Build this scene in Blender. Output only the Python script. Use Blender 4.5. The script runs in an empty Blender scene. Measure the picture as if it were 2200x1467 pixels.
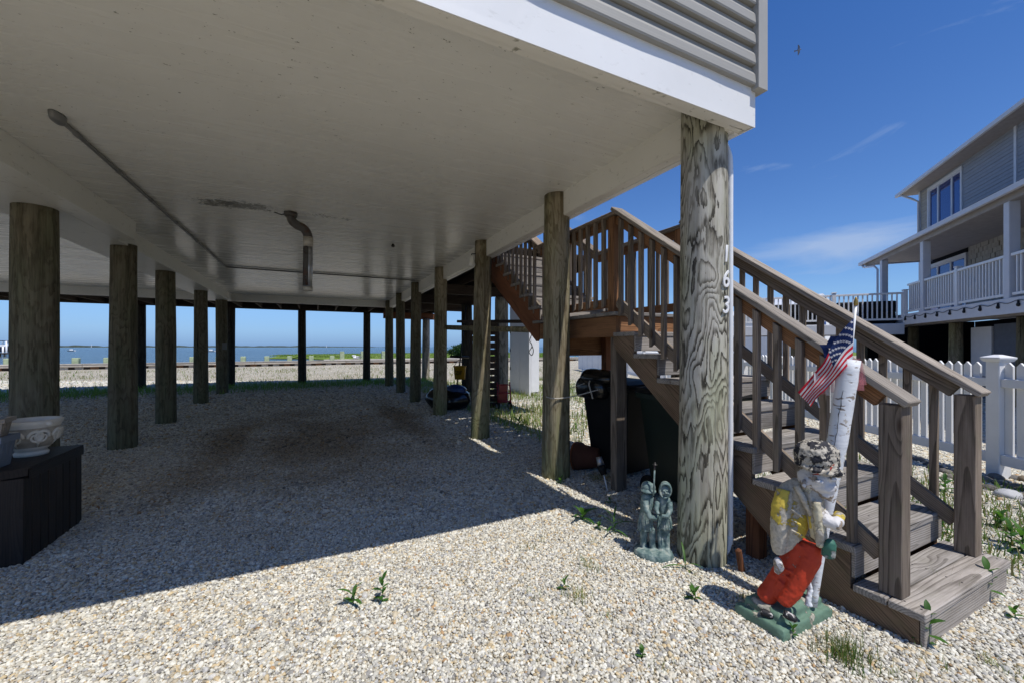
import bpy, bmesh, math, random
import numpy as np
from mathutils import Vector, Matrix, Euler, noise as mnoise

random.seed(7)
RNG = np.random.default_rng(11)
SC = bpy.context.scene
COL = SC.collection
R = math.radians

# ------------------------------------------------------------------ camera
CAM_H, FPX, YAW = 1.40, 865.0, R(26.0)      # metres, focal length in photo pixels, turn to the right of +y
cam_d = bpy.data.cameras.new("camera")
cam_d.sensor_width = 36.0
cam_d.lens = FPX / 2200.0 * 36.0
cam_d.shift_y = 11.5 / 2200.0
cam_d.clip_start, cam_d.clip_end = 0.05, 30000.0
cam = bpy.data.objects.new("camera", cam_d)
cam.location = (0, 0, CAM_H)
cam.rotation_euler = (R(90), 0, -YAW)
COL.objects.link(cam)
SC.camera = cam

# ------------------------------------------------------------------ sky, sun, exposure
SUN_DIR = Vector((0.13, -0.486, 1.0)).normalized()      # towards the sun
world = bpy.data.worlds.new("World")
SC.world = world
world.use_nodes = True
wn, wl = world.node_tree.nodes, world.node_tree.links
wn.clear()
w_out = wn.new("ShaderNodeOutputWorld")
w_bg = wn.new("ShaderNodeBackground")
w_bg.inputs["Strength"].default_value = 0.126
sky = wn.new("ShaderNodeTexSky")
sky.sky_type = 'NISHITA'
sky.sun_disc = False
sky.sun_elevation = math.asin(SUN_DIR.z)
sky.sun_rotation = math.atan2(SUN_DIR.x, SUN_DIR.y)
sky.altitude = 0.0
sky.air_density, sky.dust_density, sky.ozone_density = 1.0, 0.25, 3.0
# clear coastal air: bluer than the stock sky; a low bank of thin cloud to the north-east and faint wisps
def wnode(t, **ins):
    n = wn.new("ShaderNode" + t)
    for k, v in ins.items(): n.inputs[int(k[1:])].default_value = v
    return n
w_tint = wn.new("ShaderNodeMixRGB"); w_tint.blend_type = 'MULTIPLY'; w_tint.inputs[0].default_value = 1.0
w_geo = wn.new("ShaderNodeTexCoord"); w_z = wn.new("ShaderNodeSeparateXYZ"); wl.new(w_geo.outputs["Generated"], w_z.inputs[0])
w_gr = wn.new("ShaderNodeValToRGB"); w_gr.color_ramp.interpolation = 'LINEAR'
for p_, c_ in ((.035, (.40, .60, 1.05, 1)), (.11, (.58, .77, 1.06, 1))):
    w_gr.color_ramp.elements.new(p_).color = c_
w_gr.color_ramp.elements[0].position = 0.0; w_gr.color_ramp.elements[0].color = (.25, .455, 1.04, 1)
w_gr.color_ramp.elements[3].position = 0.60; w_gr.color_ramp.elements[3].color = (.34, .64, 1.06, 1)
wl.new(w_z.outputs[2], w_gr.inputs[0]); wl.new(w_gr.outputs[0], w_tint.inputs[2])
wl.new(sky.outputs[0], w_tint.inputs[1])
w_tc = wn.new("ShaderNodeTexCoord")
w_map = wn.new("ShaderNodeMapping"); w_map.inputs["Scale"].default_value = (1.6, 1.6, 8.0)
wl.new(w_tc.outputs["Generated"], w_map.inputs["Vector"])
w_no = wn.new("ShaderNodeTexNoise")
for k, v in (("Scale", 2.6), ("Detail", 7.0), ("Roughness", .58), ("Distortion", .6)): w_no.inputs[k].default_value = v
wl.new(w_map.outputs[0], w_no.inputs["Vector"])
CLOUD = Vector((math.sin(R(26 + 39)), math.cos(R(26 + 39)), math.tan(R(11.2)))).normalized()
w_sub = wn.new("ShaderNodeVectorMath"); w_sub.operation = 'SUBTRACT'; w_sub.inputs[1].default_value = CLOUD
wl.new(w_tc.outputs["Generated"], w_sub.inputs[0])
w_sc = wn.new("ShaderNodeVectorMath"); w_sc.operation = 'MULTIPLY'; w_sc.inputs[1].default_value = (4.2, 4.2, 22.0)
wl.new(w_sub.outputs[0], w_sc.inputs[0])
w_len = wn.new("ShaderNodeVectorMath"); w_len.operation = 'LENGTH'; wl.new(w_sc.outputs[0], w_len.inputs[0])
w_rb = wn.new("ShaderNodeValToRGB"); w_rb.color_ramp.interpolation = 'EASE'
w_rb.color_ramp.elements[0].color = (.34, .34, .34, 1); w_rb.color_ramp.elements[1].color = (0, 0, 0, 1)
w_rb.color_ramp.elements[1].position = 1.0
wl.new(w_len.outputs["Value"], w_rb.inputs[0])
w_add = wn.new("ShaderNodeMath"); w_add.operation = 'ADD'; wl.new(w_no.outputs[0], w_add.inputs[0]); wl.new(w_rb.outputs[0], w_add.inputs[1])
w_rmp = wn.new("ShaderNodeValToRGB")
w_rmp.color_ramp.elements[0].position = 0.60; w_rmp.color_ramp.elements[1].position = 0.98
w_rmp.color_ramp.elements[0].color = (0, 0, 0, 1); w_rmp.color_ramp.elements[1].color = (.64, .64, .64, 1)
wl.new(w_add.outputs[0], w_rmp.inputs[0])
w_mix = wn.new("ShaderNodeMixRGB"); w_mix.inputs[2].default_value = (3.6, 4.5, 6.2, 1)
wl.new(w_rmp.outputs[0], w_mix.inputs[0]); wl.new(w_tint.outputs[0], w_mix.inputs[1])
wl.new(w_mix.outputs[0], w_bg.inputs["Color"])
wl.new(w_bg.outputs[0], w_out.inputs[0])

sun_d = bpy.data.lights.new("sun", 'SUN')
sun_d.energy = 4.7
sun_d.angle = R(0.5)
sun_d.color = (1.0, 0.96, 0.90)
sun = bpy.data.objects.new("sun", sun_d)
sun.rotation_euler = SUN_DIR.to_track_quat('Z', 'Y').to_euler()
sun.location = (3, -8, 20)
COL.objects.link(sun)

SC.view_settings.view_transform = 'Standard'
SC.view_settings.look = 'None'
SC.view_settings.exposure = -0.02
SC.view_settings.gamma = 1.0
SC.view_settings.use_curve_mapping = False
SC.render.engine = 'CYCLES'
SC.cycles.max_bounces = 8
SC.cycles.diffuse_bounces = 6
SC.cycles.use_denoising = True
SC.cycles.sample_clamp_indirect = 8.0

# ------------------------------------------------------------------ survey helpers (photo pixel -> place on the ground or on an upright plane)
CX, HY = 1100.0, 745.0
RIGHT = Vector((math.cos(YAW), -math.sin(YAW), 0))
FWD = Vector((math.sin(YAW), math.cos(YAW), 0))
CAMP = Vector((0, 0, CAM_H))
def ray(px, py):
    return FWD + RIGHT * ((px - CX) / FPX) + Vector((0, 0, (HY - py) / FPX))
def at_z(px, py, z=0.0):
    d = ray(px, py)
    return CAMP + d * ((z - CAM_H) / d.z)
def on_plane(px, py, c, n, off=0.0):
    d = ray(px, py)
    return CAMP + d * ((Vector(c) - CAMP).dot(n) / d.dot(n)) + n * off

# ------------------------------------------------------------------ object helpers
WM = {}
def place(o, parent=None, M=None):
    M = M if M is not None else Matrix.Identity(4)
    COL.objects.link(o)
    o.matrix_basis = M
    if parent is not None:
        o.parent = parent
        o.matrix_parent_inverse = WM[parent.name].inverted()
    WM[o.name] = M
    return o
def tag(o, label=None, cat=None, group=None, kind=None):
    if label: o["label"] = label
    if cat: o["category"] = cat
    if group: o["group"] = group
    if kind: o["kind"] = kind
    return o
def thing(name, label, cat, loc=(0, 0, 0), group=None, rz=0.0):
    o = bpy.data.objects.new(name, None)
    o.empty_display_size = 0.1
    place(o, None, Matrix.Translation(loc) @ Matrix.Rotation(rz, 4, 'Z'))
    return tag(o, label, cat, group)
def mesh_from(name, verts, faces, mat=None, smooth=False):
    me = bpy.data.meshes.new(name)
    me.from_pydata([tuple(v) for v in verts], [], faces)
    if mat is not None:
        for m in (mat if isinstance(mat, (list, tuple)) else [mat]):
            me.materials.append(m)
    if smooth:
        me.polygons.foreach_set("use_smooth", [True] * len(me.polygons))
    me.update()
    return me
def obj(name, me, parent=None, M=None, **t):
    o = bpy.data.objects.new(name, me)
    place(o, parent, M)
    return tag(o, **t) if t else o
def big_mesh(name, co, loops, nper, mat, smooth=False):
    """numpy mesh: co (n,3), loops (m,nper)"""
    me = bpy.data.meshes.new(name)
    co = np.asarray(co, dtype=np.float32); loops = np.asarray(loops, dtype=np.int32)
    me.vertices.add(len(co)); me.vertices.foreach_set("co", co.ravel())
    me.loops.add(loops.size); me.loops.foreach_set("vertex_index", loops.ravel())
    me.polygons.add(len(loops))
    me.polygons.foreach_set("loop_start", np.arange(0, loops.size, nper, dtype=np.int32))
    me.polygons.foreach_set("loop_total", np.full(len(loops), nper, dtype=np.int32))
    if smooth: me.polygons.foreach_set("use_smooth", np.ones(len(loops), dtype=bool))
    for m in (mat if isinstance(mat, (list, tuple)) else [mat]): me.materials.append(m)
    me.update(calc_edges=True)
    return me
_cb = {}
def cham_mesh(lx, ly, lz, b, mat):
    """box with chamfered edges, centred on the origin (shared between alike pieces)"""
    key = (round(lx, 4), round(ly, 4), round(lz, 4), round(b, 4), mat.name)
    if key in _cb: return _cb[key]
    hx, hy, hz = lx / 2, ly / 2, lz / 2
    b = min(b, hx * .45, hy * .45, hz * .45)
    V, idx = [], {}
    for sx in (-1, 1):
        for sy in (-1, 1):
            for sz in (-1, 1):
                for ax in range(3):
                    p = [sx * (hx - b), sy * (hy - b), sz * (hz - b)]
                    p[ax] = (sx * hx, sy * hy, sz * hz)[ax]
                    idx[(sx, sy, sz, ax)] = len(V); V.append(p)
    F = []
    for ax in range(3):
        u, v = (ax + 1) % 3, (ax + 2) % 3
        for s in (-1, 1):
            q = []
            for (a, c) in ((-1, -1), (1, -1), (1, 1), (-1, 1)):
                t = [0, 0, 0]; t[ax] = s; t[u] = a; t[v] = c
                q.append(idx[(t[0], t[1], t[2], ax)])
            F.append(q if s > 0 else q[::-1])
        for a in (-1, 1):
            for c in (-1, 1):
                t = [0, 0, 0]; t[u] = a; t[v] = c
                q = []
                for s, axx in ((-1, u), (1, u), (1, v), (-1, v)):
                    t[ax] = s; q.append(idx[(t[0], t[1], t[2], axx)])
                F.append(q)
    for sx in (-1, 1):
        for sy in (-1, 1):
            for sz in (-1, 1):
                F.append([idx[(sx, sy, sz, k)] for k in range(3)])
    me = mesh_from("board", V, F, mat)
    bm = bmesh.new(); bm.from_mesh(me); bmesh.ops.recalc_face_normals(bm, faces=bm.faces); bm.to_mesh(me); bm.free()
    _cb[key] = me
    return me
def box(name, x0, x1, y0, y1, z0, z1, mat, parent=None, b=.003, base=None, **t):
    """axis-aligned piece; its local x runs along its longest side so that grain follows the length"""
    L = (abs(x1 - x0), abs(y1 - y0), abs(z1 - z0))
    c = Vector(((x0 + x1) / 2, (y0 + y1) / 2, (z0 + z1) / 2))
    k = L.index(max(L))
    if k == 0: Rm, d = Matrix.Identity(4), L
    elif k == 1: Rm, d = Matrix.Rotation(R(90), 4, 'Z'), (L[1], L[0], L[2])
    else: Rm, d = Matrix.Rotation(R(-90), 4, 'Y'), (L[2], L[1], L[0])
    M = Matrix.Translation(c) @ Rm
    if base is not None: M = base @ M
    return obj(name, cham_mesh(d[0], d[1], d[2], b, mat), parent, M, **t)
def board(name, p0, p1, w, th, mat, parent=None, up=(0, 0, 1), b=.003, **t):
    """piece from p0 to p1; th measured along up, w across"""
    p0, p1 = Vector(p0), Vector(p1)
    X = (p1 - p0); L = X.length; X.normalize()
    Y = Vector(up).cross(X).normalized(); Z = X.cross(Y)
    M = Matrix((X, Y, Z)).transposed().to_4x4(); M.translation = (p0 + p1) / 2
    return obj(name, cham_mesh(L, w, th, b, mat), parent, M, **t)
def rings(profiles, cap=True):
    """closed skin through a list of rings of equal count"""
    n = len(profiles[0]); V = [v for r in profiles for v in r]; F = []
    for k in range(len(profiles) - 1):
        a, c = k * n, (k + 1) * n
        for i in range(n):
            j = (i + 1) % n
            F.append((a + i, a + j, c + j, c + i))
    if cap:
        F.append(tuple(range(n))[::-1]); F.append(tuple(range(len(V) - n, len(V))))
    return V, F
def lathe(prof, n=24, cap=True):
    return rings([[(r * math.cos(2 * math.pi * i / n), r * math.sin(2 * math.pi * i / n), z) for i in range(n)] for r, z in prof], cap)
def tube_geo(pts, rad, n=8, cap=True):
    pts = [Vector(p) for p in pts]
    rad = rad if isinstance(rad, (list, tuple)) else [rad] * len(pts)
    prof, prev = [], None
    for i, p in enumerate(pts):
        t = (pts[min(i + 1, len(pts) - 1)] - pts[max(i - 1, 0)]).normalized()
        if prev is None: u = t.orthogonal().normalized()
        else: u = (prev - t * prev.dot(t)).normalized()
        prev = u; v = t.cross(u)
        prof.append([p + (u * math.cos(2 * math.pi * k / n) + v * math.sin(2 * math.pi * k / n)) * rad[i] for k in range(n)])
    return rings(prof, cap)
def tube(name, pts, rad, mat, parent=None, n=8, M=None, **t):
    V, F = tube_geo(pts, rad, n)
    return obj(name, mesh_from(name, V, F, mat, True), parent, M, **t)
def smooth_path(pts, k=6):
    P = [Vector(p) for p in pts]; out = []
    for i in range(len(P) - 1):
        a, b, c, d = P[max(i - 1, 0)], P[i], P[i + 1], P[min(i + 2, len(P) - 1)]
        for j in range(k):
            t = j / k
            out.append(0.5 * ((2 * b) + (c - a) * t + (2 * a - 5 * b + 4 * c - d) * t * t + (3 * b - a - 3 * c + d) * t ** 3))
    out.append(P[-1]); return out
def prism(name, poly, axis, a0, a1, mat, parent=None, M=None, grain=None, **t):
    """polygon in the two other axes, extruded along axis from a0 to a1"""
    n = len(poly)
    def mk(p, a):
        if axis == 0: return (a, p[0], p[1])
        if axis == 1: return (p[0], a, p[1])
        return (p[0], p[1], a)
    V = [mk(p, a0) for p in poly] + [mk(p, a1) for p in poly]
    F = [tuple(range(n))[::-1], tuple(range(n, 2 * n))] + [(i, (i + 1) % n, n + (i + 1) % n, n + i) for i in range(n)]
    me = mesh_from(name, V, F, mat)
    bm = bmesh.new(); bm.from_mesh(me); bmesh.ops.recalc_face_normals(bm, faces=bm.faces); bm.to_mesh(me); bm.free()
    if grain is not None:        # own axes along the grain
        X = Vector(grain).normalized(); Z = Vector((1, 0, 0)) if axis == 0 else Vector((0, 0, 1)); Y = Z.cross(X).normalized(); Z = X.cross(Y)
        G = Matrix((X, Z.cross(X), Z)).transposed().to_4x4(); G.translation = sum((Vector(v) for v in V), Vector()) / len(V)
        me.transform(G.inverted()); M = G if M is None else M @ G
    return obj(name, me, parent, M, **t)
def ellipsoid_geo(c, r, M3=None, seg=16, rg=10):
    V, F = [], []
    for j in range(1, rg):
        ph = math.pi * j / rg
        for i in range(seg):
            th = 2 * math.pi * i / seg
            V.append(Vector((r[0] * math.sin(ph) * math.cos(th), r[1] * math.sin(ph) * math.sin(th), r[2] * math.cos(ph))))
    V.append(Vector((0, 0, r[2]))); V.append(Vector((0, 0, -r[2])))
    for j in range(rg - 2):
        for i in range(seg):
            k = (i + 1) % seg
            F.append((j * seg + i, (j + 1) * seg + i, (j + 1) * seg + k, j * seg + k))
    t, b = len(V) - 2, len(V) - 1
    for i in range(seg):
        k = (i + 1) % seg
        F.append((t, i, k)); F.append((b, (rg - 2) * seg + k, (rg - 2) * seg + i))
    V = [Vector(c) + (M3 @ v if M3 else v) for v in V]
    return V, F
def merge_geo(parts):
    V, F = [], []
    for v, f in parts:
        k = len(V); V += [Vector(p) for p in v]; F += [tuple(i + k for i in q) for q in f]
    return V, F
def sculpt(name, parts, voxel, mat, parent=None, smooth=3, lump=0.0, **t):
    """fuse overlapping closed lumps into one continuous cast surface"""
    V, F = merge_geo(parts)
    me = mesh_from(name + "_raw", V, F, mat)
    bm = bmesh.new(); bm.from_mesh(me); bmesh.ops.recalc_face_normals(bm, faces=bm.faces); bm.to_mesh(me); bm.free()
    o = bpy.data.objects.new("raw_lump", me); COL.objects.link(o)
    m = o.modifiers.new("r", 'REMESH'); m.mode = 'VOXEL'; m.voxel_size = voxel; m.use_smooth_shade = True
    s = o.modifiers.new("s", 'SMOOTH'); s.iterations = smooth; s.factor = 0.5
    dg = bpy.context.evaluated_depsgraph_get(); dg.update()
    nm = bpy.data.meshes.new_from_object(o.evaluated_get(dg)); nm.name = name
    bpy.data.objects.remove(o); bpy.data.meshes.remove(me)
    if lump:
        n = len(nm.vertices); co = np.empty(n * 3, dtype=np.float32); nm.vertices.foreach_get("co", co); co = co.reshape(-1, 3)
        no = np.empty(n * 3, dtype=np.float32); nm.vertices.foreach_get("normal", no); no = no.reshape(-1, 3)
        d = np.array([mnoise.noise(Vector(p) * 45.0) + .5 * mnoise.noise(Vector(p) * 110.0) for p in co], dtype=np.float32)
        co = co + no * (d * lump)[:, None]
        nm.vertices.foreach_set("co", co.ravel()); nm.update()
    nm.polygons.foreach_set("use_smooth", [True] * len(nm.polygons))
    if not nm.materials: nm.materials.append(mat)
    return obj(name, nm, parent, None, **t)
def copy_tree(o, parent, M_new, M_old):
    """copy a thing and its parts, moved from M_old to M_new"""
    D = M_new @ M_old.inverted()
    def rec(src, par):
        c = src.copy(); COL.objects.link(c)
        M = D @ WM[src.name]
        c.parent = par; WM[c.name] = M; c.matrix_basis = M
        if par is not None: c.matrix_parent_inverse = WM[par.name].inverted()
        for ch in [x for x in KIDS.get(src.name, [])]: rec(ch, c)
        return c
    return rec(o, parent)
KIDS = {}
def index_kids():
    KIDS.clear()
    for x in COL.objects:
        if x.parent is not None: KIDS.setdefault(x.parent.name, []).append(x)

# ------------------------------------------------------------------ materials
class Mat:
    def __init__(s, name, rough=0.7, spec=0.3, metal=0.0):
        s.m = bpy.data.materials.new(name); s.m.use_nodes = True
        s.nt = s.m.node_tree; s.nt.nodes.clear()
        s.out = s.nt.nodes.new("ShaderNodeOutputMaterial")
        s.b = s.nt.nodes.new("ShaderNodeBsdfPrincipled")
        s.b.inputs["Roughness"].default_value = rough
        s.b.inputs["Specular IOR Level"].default_value = spec
        s.b.inputs["Metallic"].default_value = metal
        s.nt.links.new(s.b.outputs[0], s.out.inputs[0])
    def n(s, typ, ins=None, **props):
        nd = s.nt.nodes.new("ShaderNode" + typ)
        for k, v in props.items(): setattr(nd, k, v)
        for k, v in (ins or {}).items(): s.put(nd.inputs[k], v)
        return nd
    def put(s, inp, v):
        if isinstance(v, bpy.types.NodeSocket): s.nt.links.new(v, inp)
        elif isinstance(v, bpy.types.Node): s.nt.links.new(v.outputs[0], inp)
        else:
            if inp.type == 'RGBA' and len(v) == 3: v = (*v, 1)
            inp.default_value = v
    def math(s, op, a, b=None, clamp=False):
        nd = s.n("Math", operation=op, use_clamp=clamp); s.put(nd.inputs[0], a)
        if b is not None: s.put(nd.inputs[1], b)
        return nd.outputs[0]
    def ramp(s, fac, stops, interp='LINEAR'):
        nd = s.n("ValToRGB"); cr = nd.color_ramp; cr.interpolation = interp
        while len(cr.elements) < len(stops): cr.elements.new(0.5)
        for e, (p, c) in zip(cr.elements, stops):
            e.position = p; e.color = (*c, 1) if len(c) == 3 else c
        s.put(nd.inputs[0], fac); return nd.outputs[0]
    def mix(s, fac, a, b, mode='MIX'):
        nd = s.n("MixRGB", blend_type=mode); s.put(nd.inputs[0], fac); s.put(nd.inputs[1], a); s.put(nd.inputs[2], b)
        return nd.outputs[0]
    def coord(s, scale=(1, 1, 1), which="Object", rand=0.0, rot=(0, 0, 0)):
        tc = s.n("TexCoord"); v = tc.outputs[which]
        if rand:
            oi = s.n("ObjectInfo"); r = s.math('MULTIPLY', oi.outputs["Random"], rand)
            cb = s.n("CombineXYZ", {0: r, 1: r, 2: r})
            ad = s.n("VectorMath", operation='ADD'); s.put(ad.inputs[0], v); s.put(ad.inputs[1], cb.outputs[0]); v = ad.outputs[0]
        mp = s.n("Mapping", {"Vector": v, "Scale": scale, "Rotation": rot}); return mp.outputs[0]
    def pos(s, scale=(1, 1, 1)):
        g = s.n("NewGeometry"); mp = s.n("Mapping", {"Vector": g.outputs["Position"], "Scale": scale}); return mp.outputs[0]
    def noise(s, vec, scale=5, detail=3, rough=.55, dist=0.0):
        return s.n("TexNoise", {"Vector": vec, "Scale": scale, "Detail": detail, "Roughness": rough, "Distortion": dist})
    def bump(s, h, strength=.3, dist=.01):
        nd = s.n("Bump", {"Height": h, "Strength": strength, "Distance": dist}); s.put(s.b.inputs["Normal"], nd.outputs[0]); return nd
    def color(s, c): s.put(s.b.inputs["Base Color"], c); return s

def plain(name, c, rough=.6, spec=.3, metal=0.0, var=.12, vs=6.0, bump=0.0, bs=60.0):
    M = Mat(name, rough, spec, metal); v = M.coord(rand=13.0)
    f = M.noise(v, vs, 4).outputs[0]
    M.color(M.ramp(f, [(.3, tuple(x * (1 - var) for x in c)), (.7, tuple(min(1, x * (1 + var)) for x in c))]))
    if bump: M.bump(M.noise(v, bs, 4).outputs[0], bump, .004)
    return M.m

def lumber(name, light, dark, tint=None, knots=True, rough=.78, ring=.0105, green=None, greenfac=.5, warm=.0):
    """sawn board cut from a round log: growth rings about a pith that lies off the board and wanders, fibres, checks, knots"""
    M = Mat(name, rough, .25)
    tc = M.n("TexCoord").outputs["Object"]; oi = M.n("ObjectInfo").outputs["Random"]
    def frac(k): return M.math('FRACT', M.math('MULTIPLY', oi, k))
    sp = M.n("SeparateXYZ", {0: tc})
    off = M.n("CombineXYZ", {0: M.math('MULTIPLY', oi, 71.0), 1: M.math('MULTIPLY', oi, 37.0), 2: 0.0}).outputs[0]
    vo_ = M.n("VectorMath", {0: tc, 1: off}, operation='ADD').outputs[0]
    def mp(sc): return M.n("Mapping", {"Vector": vo_, "Scale": sc}).outputs[0]
    n1 = M.math('SUBTRACT', M.noise(mp((.9, 3, 3)), 1.0, 2, .5).outputs[0], .5)
    n2 = M.math('SUBTRACT', M.noise(mp((2.6, 14, 14)), 1.0, 3, .55).outputs[0], .5)
    kv = M.n("TexVoronoi", {"Vector": mp((1.5, 6, 6)), "Scale": 1.0}, feature='F1').outputs["Distance"]
    kn = M.ramp(kv, [(.0, (1, 1, 1)), (.26, (0, 0, 0))]) if knots else None
    cy = M.math('ADD', M.math('ADD', sp.outputs[1], M.math('MULTIPLY', M.math('SUBTRACT', frac(13.7), .5), .10)), M.math('MULTIPLY', n1, .085))
    cz = M.math('ADD', M.math('ADD', sp.outputs[2], M.math('ADD', M.math('MULTIPLY', frac(29.1), .07), .012)), M.math('MULTIPLY', sp.outputs[0], .022))
    r = M.math('SQRT', M.math('ADD', M.math('MULTIPLY', cy, cy), M.math('MULTIPLY', cz, cz)))
    ph = M.math('ADD', M.math('MULTIPLY', r, 1.0 / ring), M.math('MULTIPLY', n2, .9))
    if knots: ph = M.math('ADD', ph, M.math('MULTIPLY', kn, 2.4))
    saw = M.math('FRACT', ph)
    rg = M.ramp(saw, [(0, (.95, .95, .95)), (.55, (.72, .72, .72)), (.88, (.12, .12, .12)), (.97, (.2, .2, .2)), (1, (.95, .95, .95))])
    fb = M.noise(mp((3.0, 150, 150)), 1.0, 4, .65).outputs[0]
    g = M.math('ADD', M.math('MULTIPLY', rg, .36), M.math('MULTIPLY', fb, .64))
    c = M.ramp(g, [(.22, dark), (.45, tuple((a * .5 + b * .5) for a, b in zip(light, dark))), (.68, light)])
    patch = M.noise(mp((1.1, 5, 5)), 2.0, 5, .62).outputs[0]
    c = M.mix(M.ramp(patch, [(.42, (0, 0, 0)), (.68, (.75, .75, .75))]), c, M.mix(1.0, c, (.56, .54, .52), 'MULTIPLY'))
    c = M.mix(1.0, c, M.ramp(frac(7.3), [(0, (.74, .74, .75)), (.5, (.96, .95, .94)), (1, (1.2, 1.16, 1.12))]), 'MULTIPLY')
    if green is not None:
        gm = M.noise(mp((9, 9, 9)), 1.0, 5, .65).outputs[0]
        c = M.mix(M.ramp(gm, [(.5, (0, 0, 0)), (.72, (greenfac,) * 3)]), c, green)
    if knots:
        c = M.mix(M.ramp(kv, [(.035, (.8, .8, .8)), (.085, (0, 0, 0))]), c, (dark[0] * .7, dark[1] * .5, dark[2] * .4))
    ck = M.noise(mp((1.0, 42, 42)), 1.0, 2, .5).outputs[0]
    crack = M.ramp(ck, [(.265, (1, 1, 1)), (.30, (0, 0, 0))])
    c = M.mix(M.math('MULTIPLY', crack, .8), c, tuple(x * .22 for x in dark))
    M.color(c)
    h = M.math('SUBTRACT', M.math('ADD', M.math('MULTIPLY', rg, .4), fb), M.math('MULTIPLY', crack, 1.4))
    M.bump(h, .6, .003)
    return M.m

def pile_wood(name, light, mid, dark, green, freq=55.0, gfac=.5, amp=1.0, blot=.7, line=.5):
    """round timber pile: whorls where the rings run out of the surface, vertical weathering, checks, algae"""
    M = Mat(name, .85, .2)
    oi = M.n("ObjectInfo").outputs["Random"]
    tc = M.n("TexCoord").outputs["Object"]
    off = M.n("CombineXYZ", {0: M.math('MULTIPLY', oi, 17.0), 1: M.math('MULTIPLY', oi, 5.0), 2: M.math('MULTIPLY', oi, 29.0)}).outputs[0]
    vo_ = M.n("VectorMath", {0: tc, 1: off}, operation='ADD').outputs[0]
    def mp(sc): return M.n("Mapping", {"Vector": vo_, "Scale": sc}).outputs[0]
    w = M.noise(mp((3.2, 3.2, .95)), 1.25, 2.6, .45, .45).outputs[0]
    fade = M.ramp(M.noise(mp((7, 7, 2.2)), 1.0, 4, .65).outputs[0], [(.32, (.38, .38, .38)), (.56, (1, 1, 1))])
    jag = M.math('SUBTRACT', M.noise(mp((30, 30, 5.0)), 1.0, 4, .62).outputs[0], .5)
    ph = M.math('ADD', M.math('MULTIPLY', w, freq / 6.283), M.math('MULTIPLY', jag, 2.0))
    saw = M.math('FRACT', ph)
    rg = M.ramp(saw, [(0, (.9, .9, .9)), (.5 - .1 * line, (.85, .85, .85)), (.80, (.02, .02, .02)), (.95, (.03, .03, .03)), (1, (.9, .9, .9))])
    rg = M.mix(fade, (.72, .72, .72), rg)
    fib = M.noise(mp((95, 95, 2.6)), 1.0, 4, .66).outputs[0]
    g = M.math('ADD', M.math('MULTIPLY', rg, .62 * amp), M.math('MULTIPLY', fib, 1 - .62 * amp))
    c = M.ramp(g, [(.12, dark), (.40, mid), (.68, light)])
    strk = M.noise(mp((16, 16, .9)), 1.0, 5, .66).outputs[0]
    c = M.mix(M.ramp(strk, [(.46, (0, 0, 0)), (.62, (blot,) * 3)]), c, M.mix(1.0, c, (.40, .37, .33), 'MULTIPLY'))
    pat = M.noise(mp((6, 6, 2.4)), 1.0, 6, .7).outputs[0]
    c = M.mix(M.ramp(pat, [(.30, (.55, .55, .55)), (.48, (0, 0, 0))]), c, M.mix(1.0, c, (1.32, 1.28, 1.18), 'MULTIPLY'))
    gz = M.noise(mp((4, 4, 1.3)), 1.0, 5, .65).outputs[0]
    c = M.mix(M.ramp(gz, [(.42, (0, 0, 0)), (.66, (gfac,) * 3)]), c, M.mix(1.0, c, green, 'MULTIPLY'))
    sp = M.n("SeparateXYZ", {0: tc})
    foot = M.math('ADD', sp.outputs[2], M.math('MULTIPLY', M.math('SUBTRACT', strk, .5), 1.2))
    c = M.mix(M.ramp(foot, [(.05, (.75 * gfac,) * 3), (.75, (0, 0, 0))]), c, M.mix(1.0, c, tuple(x * 1.05 for x in green), 'MULTIPLY'))
    ck = M.noise(mp((20, 20, .42)), 1.0, 2, .5).outputs[0]
    crack = M.ramp(ck, [(.285, (1, 1, 1)), (.315, (0, 0, 0))])
    c = M.mix(M.math('MULTIPLY', crack, .85), c, tuple(x * .2 for x in dark))
    M.color(c)
    h = M.math('SUBTRACT', M.math('ADD', M.math('MULTIPLY', rg, .6), M.math('MULTIPLY', fib, .9)), M.math('MULTIPLY', crack, 2.0))
    M.bump(h, .65, .006)
    return M.m

def chipped(name, paint, under, amount=.5, scale=9.0, paint2=None, rough=.62, seed=3.0, dark_edge=True, keep=None):
    """old paint flaking off cast concrete; the chips are recessed by the bump"""
    M = Mat(name, rough, .35); v = M.coord((1, 1, 1), rand=0.0)
    f = M.noise(v, scale, 7, .62, .25).outputs[0]
    k = amount      # noise level above which the paint is gone
    if keep is not None:      # a place where the old paint has held: (point, radius)
        dv = M.n("VectorMath", {0: v, 1: tuple(keep[0])}, operation='DISTANCE').outputs["Value"]
        f = M.math('SUBTRACT', f, M.ramp(M.math('MULTIPLY', dv, 1 / keep[1]), [(.3, (.13, .13, .13)), (1.0, (0, 0, 0))]))
    msk = M.ramp(f, [(k - .010, (0, 0, 0)), (k + .010, (1, 1, 1))])
    g = M.noise(v, 70, 4).outputs[0]
    pc = M.ramp(M.noise(v, 6, 3).outputs[0], [(.3, tuple(x * .8 for x in paint)), (.7, paint)])
    if paint2 is not None:
        pc = M.mix(M.ramp(M.noise(v, 4.3, 4).outputs[0], [(.47, (0, 0, 0)), (.53, (1, 1, 1))]), pc, paint2)
    uc = M.ramp(g, [(.3, tuple(x * .62 for x in under)), (.65, under)])
    c = M.mix(msk, pc, uc)
    if dark_edge:
        ed = M.ramp(f, [(k - .03, (0, 0, 0)), (k, (.7, .7, .7)), (k + .03, (0, 0, 0))])
        c = M.mix(ed, c, M.mix(1.0, c, (.45, .42, .38), 'MULTIPLY'))
    M.color(c)
    h = M.math('SUBTRACT', M.math('MULTIPLY', g, .3), M.math('MULTIPLY', msk, .6))
    M.bump(h, .6, .004)
    return M.m

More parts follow.
